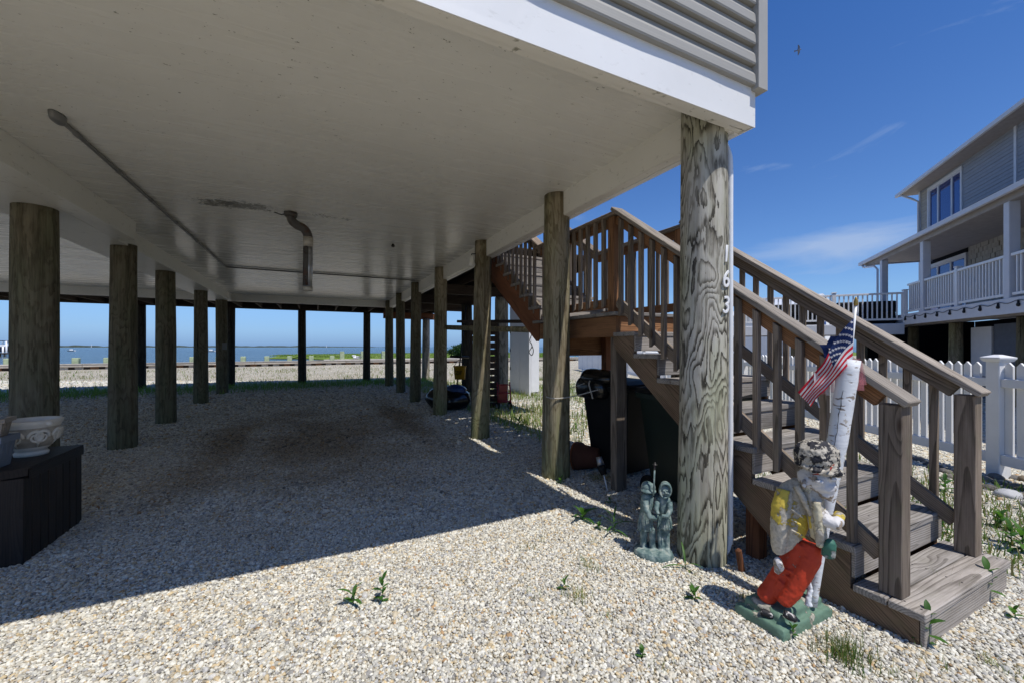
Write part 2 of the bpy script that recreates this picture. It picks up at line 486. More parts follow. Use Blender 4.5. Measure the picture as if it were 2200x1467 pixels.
# ---- woods
W_STAIR = lumber("weathered_stair_wood", (.29, .235, .185), (.066, .050, .038), green=(.16, .17, .09), greenfac=.2)
W_SIDE = lumber("brown_stringer_wood", (.33, .225, .145), (.075, .047, .03), green=(.10, .11, .05), greenfac=.35)
W_TREAD = lumber("grey_tread_wood", (.36, .335, .31), (.11, .098, .085), green=(.20, .20, .13), greenfac=.18, ring=.013)
W_BROWN = lumber("sheltered_brown_wood", (.30, .155, .075), (.075, .034, .017))
W_RED = lumber("red_brown_stringer_wood", (.23, .095, .045), (.07, .028, .015))
W_DARK = lumber("dark_deck_wood", (.075, .055, .042), (.022, .016, .012))
W_CAP = lumber("bleached_cap_wood", (.335, .30, .26), (.11, .094, .078), rough=.85)
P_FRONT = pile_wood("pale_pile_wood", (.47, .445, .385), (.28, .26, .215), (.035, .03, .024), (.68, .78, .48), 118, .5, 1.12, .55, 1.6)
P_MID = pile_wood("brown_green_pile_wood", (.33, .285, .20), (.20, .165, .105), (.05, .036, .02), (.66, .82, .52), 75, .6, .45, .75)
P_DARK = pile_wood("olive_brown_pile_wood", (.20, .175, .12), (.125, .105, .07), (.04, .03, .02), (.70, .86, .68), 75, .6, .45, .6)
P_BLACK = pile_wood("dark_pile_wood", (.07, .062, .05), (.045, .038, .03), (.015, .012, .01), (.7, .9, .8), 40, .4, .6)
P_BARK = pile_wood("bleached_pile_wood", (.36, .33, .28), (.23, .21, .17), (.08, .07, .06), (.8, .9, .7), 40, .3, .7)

# ---- painted ceiling panels (satin) with mildew specks near the vent pipe
def ceiling_mat():
    M = Mat("painted_soffit", .30, .5)
    p = M.pos()
    n = M.noise(p, .8, 4, .6).outputs[0]
    c = M.ramp(n, [(.3, (.75, .735, .68)), (.7, (.82, .805, .75))])
    st = M.noise(M.pos((.25, 2.6, 1)), 1.0, 4, .6).outputs[0]
    c = M.mix(M.ramp(st, [(.52, (0, 0, 0)), (.8, (.10, .10, .10))]), c, (.56, .52, .43))
    # mildew: specks inside a blot that sits round (-.85, 5.55)
    sp = M.n("SeparateXYZ", {0: p})
    dx = M.math('MULTIPLY', M.math('ADD', sp.outputs[0], .82), 1.55)
    dy = M.math('MULTIPLY', M.math('ADD', sp.outputs[1], -5.52), 4.2)
    rr = M.math('SQRT', M.math('ADD', M.math('MULTIPLY', dx, dx), M.math('MULTIPLY', dy, dy)))
    wob = M.math('ADD', rr, M.math('MULTIPLY', M.math('SUBTRACT', M.noise(p, 4, 4).outputs[0], .5), 1.3))
    area = M.ramp(wob, [(.35, (.20, .20, .20)), (.9, (0, 0, 0))])
    dx2 = M.math('MULTIPLY', M.math('ADD', sp.outputs[0], -.12), 1.6)
    rr2 = M.math('SQRT', M.math('ADD', M.math('MULTIPLY', dx2, dx2), M.math('MULTIPLY', dy, dy)))
    wob2 = M.math('ADD', rr2, M.math('MULTIPLY', M.math('SUBTRACT', M.noise(p, 5, 4).outputs[0], .5), 1.1))
    area2 = M.ramp(wob2, [(.25, (.12, .12, .12)), (.6, (0, 0, 0))])
    ar = M.math('MAXIMUM', area, area2)
    spk = M.noise(M.pos((26, 48, 26)), 1.0, 3, .6).outputs[0]
    thr = M.math('ADD', spk, M.math('MULTIPLY', ar, 1.45))
    c = M.mix(M.ramp(thr, [(.68, (0, 0, 0)), (.72, (.9, .9, .9))]), c, (.09, .08, .05))
    fly = M.noise(M.pos((16, 16, 16)), 1.0, 2, .5).outputs[0]
    c = M.mix(M.ramp(fly, [(.20, (.5, .5, .5)), (.235, (0, 0, 0))]), c, (.30, .26, .18))
    M.color(c)
    rn = M.noise(M.pos((.7, 9, 1)), 1.0, 3).outputs[0]
    M.put(M.b.inputs["Roughness"], M.ramp(rn, [(.3, (.22,) * 3), (.7, (.31,) * 3)]))
    M.bump(M.noise(M.pos((1.2, 7, 1)), 1.0, 3).outputs[0], .035, .01)
    return M.m
M_CEIL = ceiling_mat()
def trim_mat(name, c, rough=.35, dirt=.5):
    M = Mat(name, rough, .45); p = M.pos()
    n = M.noise(p, 1.5, 4).outputs[0]
    cc = M.ramp(n, [(.3, tuple(x * .93 for x in c)), (.7, c)])
    d = M.noise(M.pos((14, 14, 30)), 1.0, 4, .65).outputs[0]
    cc = M.mix(M.ramp(d, [(.61, (0, 0, 0)), (.70, (dirt,) * 3)]), cc, (.16, .15, .09))
    M.color(cc); M.bump(n, .08, .02); return M.m
M_BEAM = trim_mat("cream_beam_cladding", (.80, .78, .71), .4, .35)
M_FASCIA = trim_mat("white_aluminium_fascia", (.80, .80, .79), .33, .12)
M_SOFFIT = trim_mat("off_white_soffit_trim", (.76, .735, .67), .4, .75)
def siding_mat():
    M = Mat("taupe_vinyl_siding", .5, .35)
    f = M.noise(M.coord((1.2, 90, 90)), 1.0, 4, .6).outputs[0]
    M.color(M.ramp(f, [(.3, (.300, .290, .262)), (.7, (.345, .333, .303))]))
    M.bump(f, .25, .002); return M.m
M_SIDING = siding_mat()
M_CORNER = plain("taupe_corner_post", (.36, .35, .32), .45, .35, var=.05)
M_VINYL = plain("white_vinyl", (.78, .78, .78), .35, .4, var=.03)
M_VINYL2 = plain("white_vinyl_rail", (.74, .75, .77), .4, .4, var=.03)
M_PVC = plain("white_pvc", (.76, .77, .78), .4, .4, var=.06, vs=9)
M_BLACK = plain("black_plastic", (.006, .006, .0065), .65, .25, var=.3)
M_BAG = plain("black_bag_plastic", (.008, .008, .009), .22, .6, var=.3)
M_BLUE = plain("blue_plastic_film", (.012, .04, .13), .25, .5, var=.5, vs=12)
M_RESIN = lumber("dark_brown_resin_boards", (.034, .025, .021), (.012, .009, .008), knots=False, rough=.5)
M_STEEL = plain("galvanised_steel", (.42, .43, .45), .42, .5, .85, var=.2, vs=14)
M_RUST = chipped("rusted_pipe", (.085, .08, .075), (.10, .055, .04), .54, 14)
M_TAPE = plain("foil_tape", (.45, .42, .36), .5, .4, .3, var=.15)
M_CONDUIT = plain("grey_conduit", (.16, .16, .155), .45, .4, var=.1)
M_IRON = plain("dark_iron", (.03, .028, .026), .5, .4, .5, var=.3)
M_ROPE = plain("pale_rope", (.42, .40, .36), .85, .2, var=.2, vs=60)
M_WIRE = plain("black_wire", (.015, .015, .016), .6, .3)
M_RED = plain("red_enamel", (.22, .012, .015), .35, .5, var=.25)
M_YEL = plain("yellow_bucket_plastic", (.55, .31, .02), .45, .4, var=.1)
M_TERRA = plain("terracotta", (.13, .048, .027), .75, .25, var=.2, bump=.2)
M_CREAM = None
M_CONC = plain("concrete", (.45, .43, .39), .9, .2, var=.12, vs=8, bump=.3)
def stone_ceramic():
    M = Mat("cream_cast_stone", .75, .3); v = M.coord()
    n = M.noise(v, 9, 5).outputs[0]
    c = M.ramp(n, [(.3, (.62, .57, .48)), (.7, (.76, .70, .60))])
    g = M.n("NewGeometry").outputs["Pointiness"]
    c = M.mix(M.ramp(g, [(.42, (.9, .9, .9)), (.495, (0, 0, 0))]), c, (.16, .13, .10))  # recess shade put into the colour where the surface turns inward
    M.color(c); M.bump(M.noise(v, 60, 4).outputs[0], .25, .003); return M.m
M_CREAM = stone_ceramic()
M_CREAMD = plain('recess_shaded_stone', (.40, .345, .27), .8, .2, var=.3, vs=14)  # darker band behind the scrolls: recess shading put into the stone colour
def patina():
    M = Mat("green_bronze_patina", .62, .35); v = M.coord()
    n = M.noise(v, 22, 6, .65, .4).outputs[0]
    c = M.ramp(n, [(.30, (.035, .068, .07)), (.44, (.095, .15, .148)), (.56, (.18, .235, .22)), (.70, (.38, .40, .35))])
    g = M.n("NewGeometry").outputs["Pointiness"]
    c = M.mix(M.ramp(g, [(.40, (.8, .8, .8)), (.49, (0, 0, 0))]), c, (.012, .03, .03))
    M.color(c); M.bump(M.noise(v, 120, 5).outputs[0], .5, .002); return M.m
M_PATINA = patina()
def birch():
    M = Mat("white_birch_paint", .6, .35); v = M.coord()
    n = M.noise(v, 7, 5).outputs[0]
    c = M.ramp(n, [(.3, (.60, .62, .64)), (.7, (.72, .73, .74))])
    l = M.noise(M.coord((14, 14, 34)), 1.0, 3, .55, .8).outputs[0]
    c = M.mix(M.ramp(l, [(.60, (0, 0, 0)), (.63, (.9, .9, .9))]), c, (.22, .17, .13))
    ch = M.noise(M.coord((18, 18, 18)), 1.0, 6, .7).outputs[0]
    c = M.mix(M.ramp(ch, [(.60, (0, 0, 0)), (.63, (.8, .8, .8))]), c, (.40, .34, .26))
    M.color(c); M.bump(M.math('SUBTRACT', n, l), .5, .006); return M.m
M_BIRCH = birch()
M_COAT = chipped("peeled_yellow_coat_paint", (.64, .48, .07), (.52, .47, .38), .445, 9.5, keep=(on_plane(1715, 1108, (2.14, 1.20, 0), -Vector((ray(1715, 1000).x, ray(1715, 1000).y, 0)).normalized(), .085), .075))
M_TROUS = chipped("peeled_red_trouser_paint", (.52, .045, .014), (.52, .47, .41), .655, 13)
M_HAT = chipped("peeled_black_hat_paint", (.018, .018, .024), (.46, .42, .35), .49, 24)
M_SKIN = chipped("peeled_white_face_paint", (.66, .64, .63), (.36, .29, .22), .545, 15)
M_SHIRT = chipped("peeled_cream_shirt_paint", (.62, .56, .40), (.46, .42, .35), .5, 13)
M_BASE = chipped("peeled_green_base_paint", (.125, .215, .155), (.42, .40, .33), .55, 10)
M_BOTTLE = chipped("peeled_green_bottle_paint", (.04, .14, .10), (.34, .36, .33), .53, 22)
M_SHOE = chipped("scuffed_black_shoe_paint", (.015, .015, .018), (.55, .52, .5), .53, 34)
def cloth(name, c):
    M = Mat(name, .75, .15); M.color(c); M.b.inputs["Subsurface Weight"].default_value = 0
    tr = M.n("BsdfTranslucent", {"Color": c}); mx = M.n("MixShader", {0: .3})
    M.nt.links.new(M.b.outputs[0], mx.inputs[1]); M.nt.links.new(tr.outputs[0], mx.inputs[2]); M.nt.links.new(mx.outputs[0], M.out.inputs[0])
    return M.m
F_RED, F_WHITE, F_BLUE = cloth("flag_red", (.56, .02, .04)), cloth("flag_white", (.68, .66, .68)), cloth("flag_blue", (.018, .035, .12))
def gauze(name, c, a):
    M = Mat(name, .6, .2); M.color(c); M.b.inputs["Alpha"].default_value = a; return M.m
F_GAUZE, F_GAUZE2 = gauze("pink_gauze", (.62, .22, .24), .45), gauze("white_gauze", (.75, .72, .74), .4)
M_GOLD = plain("gold_finial", (.34, .23, .06), .4, .5, .6)
def leaf_mat(name, c, c2):
    M = Mat(name, .5, .35)
    oi = M.n("ObjectInfo"); n = M.noise(M.pos(), 14, 2).outputs[0]
    f = M.math('ADD', M.math('MULTIPLY', oi.outputs["Random"], .5), M.math('MULTIPLY', n, .5))
    col = M.ramp(f, [(.2, c), (.8, c2)]); M.color(col)
    tr = M.n("BsdfTranslucent", {"Color": M.mix(1.0, col, (1.5, 1.7, .8), 'MULTIPLY')}); mx = M.n("MixShader", {0: .35})
    M.nt.links.new(M.b.outputs[0], mx.inputs[1]); M.nt.links.new(tr.outputs[0], mx.inputs[2]); M.nt.links.new(mx.outputs[0], M.out.inputs[0])
    return M.m
M_LEAF = leaf_mat("weed_leaf", (.035, .095, .018), (.085, .19, .035))
M_GRASS = leaf_mat("grass_blade", (.075, .135, .028), (.22, .30, .075))
M_DRY = leaf_mat("dry_grass", (.16, .14, .06), (.30, .27, .12))
M_MARSH = leaf_mat("marsh_grass_blade", (.13, .21, .03), (.24, .32, .06))
M_BUSH = leaf_mat("bush_leaf", (.02, .055, .012), (.06, .12, .03))
M_BARK = plain("bark", (.09, .07, .05), .9, .2)

STONE0 = [(0, (.56, .52, .46)), (.16, (.65, .63, .59)), (.32, (.40, .39, .38)), (.42, (.60, .58, .54)), (.58, (.52, .45, .35)),
         (.66, (.68, .66, .63)), (.78, (.46, .45, .46)), (.87, (.55, .44, .29)), (.93, (.26, .25, .25)), (.972, (.42, .27, .15)), (.984, (.50, .48, .47))]
STONE = [(p, (r * 1.0, g * 1.005, b * .945)) for p, (r, g, b) in STONE0]
def dirt_and_warm_tint(M):
    """where the drive is muddy and the stones are stained brown (tyre tracks), plus a wide brown tint that warms the shade under the house"""
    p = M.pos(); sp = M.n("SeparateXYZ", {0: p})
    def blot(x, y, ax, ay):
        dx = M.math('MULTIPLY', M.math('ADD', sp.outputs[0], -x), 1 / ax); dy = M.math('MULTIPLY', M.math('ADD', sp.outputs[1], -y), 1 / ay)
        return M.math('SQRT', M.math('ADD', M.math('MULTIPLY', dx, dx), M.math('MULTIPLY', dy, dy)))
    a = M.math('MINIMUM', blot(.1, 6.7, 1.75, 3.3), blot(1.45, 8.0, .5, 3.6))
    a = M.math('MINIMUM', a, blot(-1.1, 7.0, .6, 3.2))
    a = M.math('MINIMUM', a, M.math('ADD', blot(-.3, 8.2, 3.2, 5.6), .55))  # wide faint brown put into the colour to warm the bluish shade
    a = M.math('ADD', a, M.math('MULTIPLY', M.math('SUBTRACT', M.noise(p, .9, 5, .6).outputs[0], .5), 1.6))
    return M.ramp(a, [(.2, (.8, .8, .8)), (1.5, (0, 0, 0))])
def gravel_stone():
    M = Mat("pebble", .75, .3)
    at = M.n("Attribute", attribute_name="tint", attribute_type='INSTANCER')
    c = M.ramp(at.outputs["Fac"], STONE, 'CONSTANT')
    at2 = M.n("Attribute", attribute_name="shade", attribute_type='INSTANCER')
    c = M.mix(1.0, c, M.ramp(at2.outputs["Fac"], [(0, (.62, .61, .59)), (.4, (.95, .945, .93)), (1, (1.12, 1.11, 1.09))]), 'MULTIPLY')
    n = M.noise(M.pos(), 90, 3).outputs[0]
    c = M.mix(1.0, c, M.ramp(n, [(.3, (.84, .83, .82)), (.7, (1.08, 1.08, 1.08))]), 'MULTIPLY')
    c = M.mix(dirt_and_warm_tint(M), c, M.mix(1.0, c, (.44, .345, .235), 'MULTIPLY'))
    M.color(c); return M.m
M_STONE = gravel_stone()
def ground_mat():
    M = Mat("gravel_ground", .9, .2)
    p = M.pos()
    v1 = M.n("TexVoronoi", {"Vector": p, "Scale": 46.0, "Randomness": 1.0})
    ve = M.n("TexVoronoi", {"Vector": p, "Scale": 46.0}, feature='DISTANCE_TO_EDGE')
    rnd = M.n("SeparateColor", {0: v1.outputs["Color"]})
    c = M.ramp(rnd.outputs[0], STONE, 'CONSTANT')
    c = M.mix(1.0, c, M.ramp(rnd.outputs[1], [(0, (.72, .71, .69)), (1, (1.12, 1.1, 1.07))]), 'MULTIPLY')
    c = M.mix(M.ramp(ve.outputs["Distance"], [(.0, (1, 1, 1)), (.09, (0, 0, 0))]), c, (.20, .185, .16))
    big = M.noise(p, .5, 5, .6).outputs[0]
    c = M.mix(1.0, c, M.ramp(big, [(.3, (.86, .84, .80)), (.7, (1.12, 1.10, 1.06))]), 'MULTIPLY')
    mid = M.noise(p, 5.0, 6, .75).outputs[0]
    c = M.mix(1.0, c, M.ramp(mid, [(.32, (.78, .76, .70)), (.6, (1.22, 1.21, 1.19))]), 'MULTIPLY')
    c = M.mix(dirt_and_warm_tint(M), c, M.mix(1.0, c, (.42, .34, .25), 'MULTIPLY'))
    M.color(c)
    M.bump(M.ramp(ve.outputs["Distance"], [(0, (0, 0, 0)), (.3, (1, 1, 1))]), .9, .012)
    return M.m
M_GROUND = ground_mat()
def water_mat():
    M = Mat("bay_water", .12, .5)
    p = M.pos((1, 1, 1))
    n1 = M.noise(M.pos((.9, 2.2, 1)), 1.1, 6, .62).outputs[0]
    n2 = M.noise(M.pos((.06, .16, 1)), 1.0, 5, .6).outputs[0]
    M.color(M.ramp(n2, [(.35, (.045, .078, .090)), (.65, (.075, .115, .128))]))
    M.put(M.b.inputs["Roughness"], .22)
    M.bump(M.math('ADD', M.math('MULTIPLY', n1, .6), M.math('MULTIPLY', n2, 2.0)), 1.0, .35)
    return M.m
M_WATER = water_mat()
def marsh_soil():
    M = Mat("marsh_turf", .9, .2); n = M.noise(M.pos(), .35, 5, .65).outputs[0]
    M.color(M.ramp(n, [(.3, (.09, .14, .025)), (.55, (.16, .23, .04)), (.72, (.22, .24, .07))]))
    M.bump(M.noise(M.pos(), 3.0, 4).outputs[0], .8, .2); return M.m
M_TURF = marsh_soil()
M_MUD = plain("dark_mud_bank", (.03, .026, .02), .8, .3)
M_FARSHORE = plain("far_shore_scrub", (.11, .13, .10), .9, .1, var=.3, vs=.05)

# ================================================================== ground, gravel, water
# one sheet, its edge at the bulkhead (y = 34) and far to the front and sides
def hgt(x, y):
    return .035 * mnoise.noise(Vector((x * .22, y * .22, 3.1))) * min(1, max(0, (abs(x - 2) + abs(y - 3) - 4) / 6))
gx = np.unique(np.concatenate([np.linspace(-70, -16, 19), np.linspace(-16, 16, 65), np.linspace(16, 90, 26)]))
gy = np.unique(np.concatenate([np.linspace(-40, -4, 13), np.linspace(-4, 34, 77)]))
V = [(x, y, hgt(x, y)) for y in gy for x in gx]
nx = len(gx)
F = [(j * nx + i, j * nx + i + 1, (j + 1) * nx + i + 1, (j + 1) * nx + i) for j in range(len(gy) - 1) for i in range(nx - 1)]
obj("ground", mesh_from("ground", V, F, M_GROUND, True), kind="structure")

# loose pebbles you can tell apart, out to about eight metres
pts, scl, rot, tin, shd = [], [], [], [], []
def strew(z0, z1, pitch, size, layers):
    zs = np.arange(z0, z1, pitch)
    for L in range(layers):
        for z in zs:
            w = z * 1.42 + 1.5
            xs = np.arange(-w, w, pitch)
            X = xs + RNG.uniform(-.5, .5, len(xs)) * pitch * 1.1
            Z = z + RNG.uniform(-.5, .5, len(xs)) * pitch * 1.1
            wx = X * RIGHT.x + Z * FWD.x; wy = X * RIGHT.y + Z * FWD.y
            k = len(xs)
            s = size * np.exp(RNG.normal(0, .27, k))
            pts.append(np.stack([wx, wy, np.full(k, .0015) + L * size * .30 + RNG.uniform(0, .0045, k)], 1))
            scl.append(np.stack([s * RNG.uniform(.95, 1.35, k), s * RNG.uniform(.75, 1.05, k), s * RNG.uniform(.58, .88, k)], 1))
            rot.append(np.stack([RNG.normal(0, .38, k), RNG.normal(0, .38, k), RNG.uniform(0, 6.28, k)], 1))
            tin.append(RNG.uniform(0, 1, k)); shd.append(RNG.uniform(0, 1, k))
strew(.45, 3.3, .0126, .0069, 1)
strew(.45, 3.3, .0215, .0076, 1)
strew(3.3, 5.6, .0185, .0106, 1)
strew(3.3, 5.6, .0360, .0110, 1)
strew(5.6, 9.0, .0285, .0165, 1)
strew(9.0, 16.5, .046, .0255, 1)
pts, scl, rot, tin, shd = (np.concatenate(a).astype(np.float32) for a in (pts, scl, rot, tin, shd))
gm = bpy.data.meshes.new("gravel")
gm.vertices.add(len(pts)); gm.vertices.foreach_set("co", pts.ravel())
for nm, ty, ar, key in (("pscale", 'FLOAT_VECTOR', scl, "vector"), ("prot", 'FLOAT_VECTOR', rot, "vector"), ("tint", 'FLOAT', tin, "value"), ("shade", 'FLOAT', shd, "value")):
    gm.attributes.new(nm, ty, 'POINT').data.foreach_set(key, ar.ravel())
gm.materials.append(M_STONE)
gravel = obj("gravel", gm, kind="stuff", label="loose white, tan and grey pebbles covering the ground", cat="gravel")
ng = bpy.data.node_groups.new("strew_pebbles", 'GeometryNodeTree')
ng.interface.new_socket("Geometry", in_out='INPUT', socket_type='NodeSocketGeometry')
ng.interface.new_socket("Geometry", in_out='OUTPUT', socket_type='NodeSocketGeometry')
N = ng.nodes; L = ng.links
gi, go = N.new("NodeGroupInput"), N.new("NodeGroupOutput")
def pebble(seed, sub):
    ico = N.new("GeometryNodeMeshIcoSphere"); ico.inputs["Subdivisions"].default_value = sub; ico.inputs["Radius"].default_value = 1.0
    sp = N.new("GeometryNodeSetPosition"); nz = N.new("ShaderNodeTexNoise"); nz.inputs["Scale"].default_value = 1.1; nz.inputs["Detail"].default_value = 1.0
    ps = N.new("GeometryNodeInputPosition"); ad = N.new("ShaderNodeVectorMath"); ad.operation = 'ADD'; ad.inputs[1].default_value = (seed, seed * 2, 0)
    L.new(ps.outputs[0], ad.inputs[0]); L.new(ad.outputs[0], nz.inputs["Vector"])
    su = N.new("ShaderNodeVectorMath"); su.operation = 'SUBTRACT'; su.inputs[1].default_value = (.5, .5, .5); L.new(nz.outputs["Color"], su.inputs[0])
    sc = N.new("ShaderNodeVectorMath"); sc.operation = 'SCALE'; sc.inputs["Scale"].default_value = 1.1; L.new(su.outputs[0], sc.inputs[0])
    L.new(ico.outputs[0], sp.inputs["Geometry"]); L.new(sc.outputs[0], sp.inputs["Offset"])
    ss = N.new("GeometryNodeSetShadeSmooth"); L.new(sp.outputs[0], ss.inputs[0])
    sm = N.new("GeometryNodeSetMaterial"); sm.inputs["Material"].default_value = M_STONE; L.new(ss.outputs[0], sm.inputs[0])
    return sm.outputs[0]
g2 = N.new("GeometryNodeGeometryToInstance")
for sd in (9.3, 5.1, 2.2): L.new(pebble(sd, 2), g2.inputs[0])
iop = N.new("GeometryNodeInstanceOnPoints"); iop.inputs["Pick Instance"].default_value = True
na = N.new("GeometryNodeInputNamedAttribute"); na.data_type = 'FLOAT_VECTOR'; na.inputs["Name"].default_value = "pscale"
nb = N.new("GeometryNodeInputNamedAttribute"); nb.data_type = 'FLOAT_VECTOR'; nb.inputs["Name"].default_value = "prot"
e2r = N.new("FunctionNodeEulerToRotation")
rv = N.new("FunctionNodeRandomValue"); rv.data_type = 'INT'; rv.inputs[4].default_value = 0; rv.inputs[5].default_value = 2
L.new(gi.outputs[0], iop.inputs["Points"]); L.new(g2.outputs[0], iop.inputs["Instance"]); L.new(na.outputs[0], iop.inputs["Scale"])
L.new(nb.outputs[0], e2r.inputs[0]); L.new(e2r.outputs[0], iop.inputs["Rotation"]); L.new(rv.outputs[2], iop.inputs["Instance Index"])
L.new(iop.outputs[0], go.inputs[0])
gravel.modifiers.new("strew", 'NODES').node_group = ng

WATER_Z = -.75
big = 9000
obj("water", mesh_from("water", [(-big, -200, WATER_Z), (big, -200, WATER_Z), (big, big * 2, WATER_Z), (-big, big * 2, WATER_Z)], [(0, 1, 2, 3)], M_WATER), kind="structure")

# ---- blades of grass (one mesh per patch)
def blades(name, P, hmin, hmax, w, mat, lean=.35, dry=None, dryf=.0, **t):
    n = len(P); P = np.asarray(P, dtype=np.float32)
    h = RNG.uniform(hmin, hmax, n); az = RNG.uniform(0, 6.28, n); ln = RNG.uniform(.1, 1, n) * lean * h
    fx, fy = np.cos(az), np.sin(az); wx, wy = -fy * w * RNG.uniform(.6, 1.3, n), fx * w * RNG.uniform(.6, 1.3, n)
    z0 = np.zeros(n)
    def st(x, y, z): return np.stack([x, y, z], 1)
    a = P + st(-wx, -wy, z0); b = P + st(wx, wy, z0)
    m1 = P + st(fx * ln * .35 - wx * .75, fy * ln * .35 - wy * .75, h * .55); m2 = P + st(fx * ln * .35 + wx * .75, fy * ln * .35 + wy * .75, h * .55)
    tp = P + st(fx * ln, fy * ln, h)
    co = np.stack([a, b, m2, m1, tp], 1).reshape(-1, 3)
    i = np.arange(n)[:, None] * 5
    tri = np.concatenate([i + [0, 1, 2], i + [0, 2, 3], i + [3, 2, 4]], 1).reshape(-1, 3)
    me = big_mesh(name, co, tri, 3, [mat, dry or mat])
    if dry is not None:
        mi = np.repeat((RNG.uniform(0, 1, n) < dryf).astype(np.int32), 3); me.polygons.foreach_set("material_index", mi)
    return obj(name, me, **t)
def patch(n, fx, fy, dens=None):
    """n points; fx, fy ranges; clumped by noise"""
    out = []
    while len(out) < n:
        x, y = random.uniform(*fx), random.uniform(*fy)
        d = mnoise.noise(Vector((x * 1.1, y * 1.1, 7))) * .6 + mnoise.noise(Vector((x * .35, y * .35, 2))) * .6
        if random.random() < .35 + d: out.append((x, y, 0))
    return out

# ================================================================== the raised house over the drive
CZ, BZ = 3.02, 2.78              # soffit panels, underside of the beams
XL, XR, YF, YB = -8.6, 2.47, 1.60, 14.95
house = thing("raised_house", "house raised on round timber piles with cream soffit and taupe siding above", "house", (-1, 8, 0))
def pile(x, y, r, top, mat, parent, seed, lean=(0, 0), label=None, nseg=28, base=-.25):
    if seed > 1: lean = (lean[0] + .05 * mnoise.noise(Vector((seed * 1.7, .3, 0))), lean[1] + .05 * mnoise.noise(Vector((seed * 2.3, 4.1, 0))))
    rg, nz = [], 26
    for k in range(nz + 1):
        z = base + (top - base) * k / nz
        taper = 1.05 - .10 * (k / nz)
        ring = []
        for i in range(nseg):
            a = 2 * math.pi * i / nseg
            q = Vector((math.cos(a) * 1.4 + seed * 3.7, math.sin(a) * 1.4, z * .55))
            rr = r * taper * (1 + .065 * mnoise.noise(q) + .018 * mnoise.noise(q * 4.0))
            ring.append((rr * math.cos(a) + lean[0] * z / top, rr * math.sin(a) + lean[1] * z / top, z))
        rg.append(ring)
    V, F = rings(rg)
    M = Matrix.Translation((x, y, 0)) @ Matrix.Rotation(seed * 2.399, 4, 'Z') if False else Matrix.Translation((x, y, 0))
    me = mesh_from("pile", V, F, mat, True)
    o = obj("pile", me, parent, M)
    if label: o["label"] = label
    return o
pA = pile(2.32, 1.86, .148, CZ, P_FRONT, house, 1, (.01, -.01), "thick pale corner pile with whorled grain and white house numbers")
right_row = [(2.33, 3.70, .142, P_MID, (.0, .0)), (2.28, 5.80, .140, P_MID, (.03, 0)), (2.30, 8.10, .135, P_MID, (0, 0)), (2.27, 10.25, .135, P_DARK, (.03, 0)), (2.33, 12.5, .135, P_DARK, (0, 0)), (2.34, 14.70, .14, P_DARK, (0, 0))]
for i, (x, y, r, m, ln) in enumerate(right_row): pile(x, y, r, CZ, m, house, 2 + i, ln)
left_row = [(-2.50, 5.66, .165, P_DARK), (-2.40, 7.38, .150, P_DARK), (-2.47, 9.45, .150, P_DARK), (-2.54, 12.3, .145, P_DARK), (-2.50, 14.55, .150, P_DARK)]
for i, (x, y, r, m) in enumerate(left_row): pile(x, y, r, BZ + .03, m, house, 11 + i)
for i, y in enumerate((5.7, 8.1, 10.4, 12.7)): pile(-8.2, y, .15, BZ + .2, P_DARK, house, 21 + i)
# small switch box on the last pile of the middle row
box("switch_box", -2.47, -2.37, 14.36, 14.40, 1.32, 1.52, M_CONDUIT, house)
# house numbers 1 6 3
nrm = Vector((.10, -.995, 0)).normalized()
for ch, z in (("1", 1.985), ("6", 1.825), ("3", 1.66)):
    fc = bpy.data.curves.new("house_number", 'FONT'); fc.body = ch; fc.size = .155; fc.extrude = .003; fc.bevel_depth = .0012; fc.align_x = 'CENTER'; fc.align_y = 'CENTER'; fc.shear = .15
    fc.materials.append(M_VINYL)
    X = Vector((-nrm.y, nrm.x, 0)); M = Matrix((X, Vector((0, 0, 1)), nrm)).transposed().to_4x4()
    M.translation = Vector((2.322, 1.856, 0)) + nrm * .156 + Vector((0, 0, z))
    obj("house_number", fc, pA, M, label="white numeral " + ch)
# soffit panels: two bays, several sheets with fine joints
def sheet(name, x0, x1, y0, y1, z, mat):
    box(name, x0 + .0015, x1 - .0015, y0 + .0015, y1 - .0015, z, z + .012, mat, house, b=.001)
ys = [YF + .10, 4.9, 9.75, YB - .1]
for a, b_ in zip(ys[:-1], ys[1:]): sheet("soffit_panel", -2.32, XR - .13, a, b_, CZ, M_CEIL)
for a, b_ in zip(ys[:-1], ys[1:]): sheet("soffit_panel", XL + .1, -2.90, a, b_, CZ, M_CEIL)
# dropped beams
box("floor_slab", XL + .06, XR - .06, YF + .06, YB - .06, CZ + .04, CZ + .3, W_DARK, house)
box("front_beam", XL + .05, XR - .142, YF + .004, YF + .10, BZ, CZ + .035, M_SOFFIT, house)
box("soffit_trim", XL + .05, XR - .02, YF + .006, YF + .052, BZ - .010, BZ - .0005, M_SOFFIT, house, b=.002)
box("side_beam", XR - .14, XR - .012, YF + .07, YB, BZ, CZ + .035, M_BEAM, house)
box("beam_trim", XR - .052, XR - .008, YF + .10, YB - .01, BZ - .012, BZ - .0005, M_FASCIA, house, b=.002)
box("beam_trim", XR - .136, XR - .058, YF + .10, YB - .01, BZ - .007, BZ - .0005, M_SOFFIT, house, b=.002)
box("middle_beam", -2.90, -2.31, YF + .105, YB - .12, BZ, CZ + .03, M_BEAM, house)
box("duct_casing", -2.306, -2.10, YF + .108, 6.85, BZ - .002, CZ - .001, M_BEAM, house)
box("rear_beam", XL + .05, XR - .145, YB - .115, YB, BZ + .02, CZ + .03, M_BEAM, house)
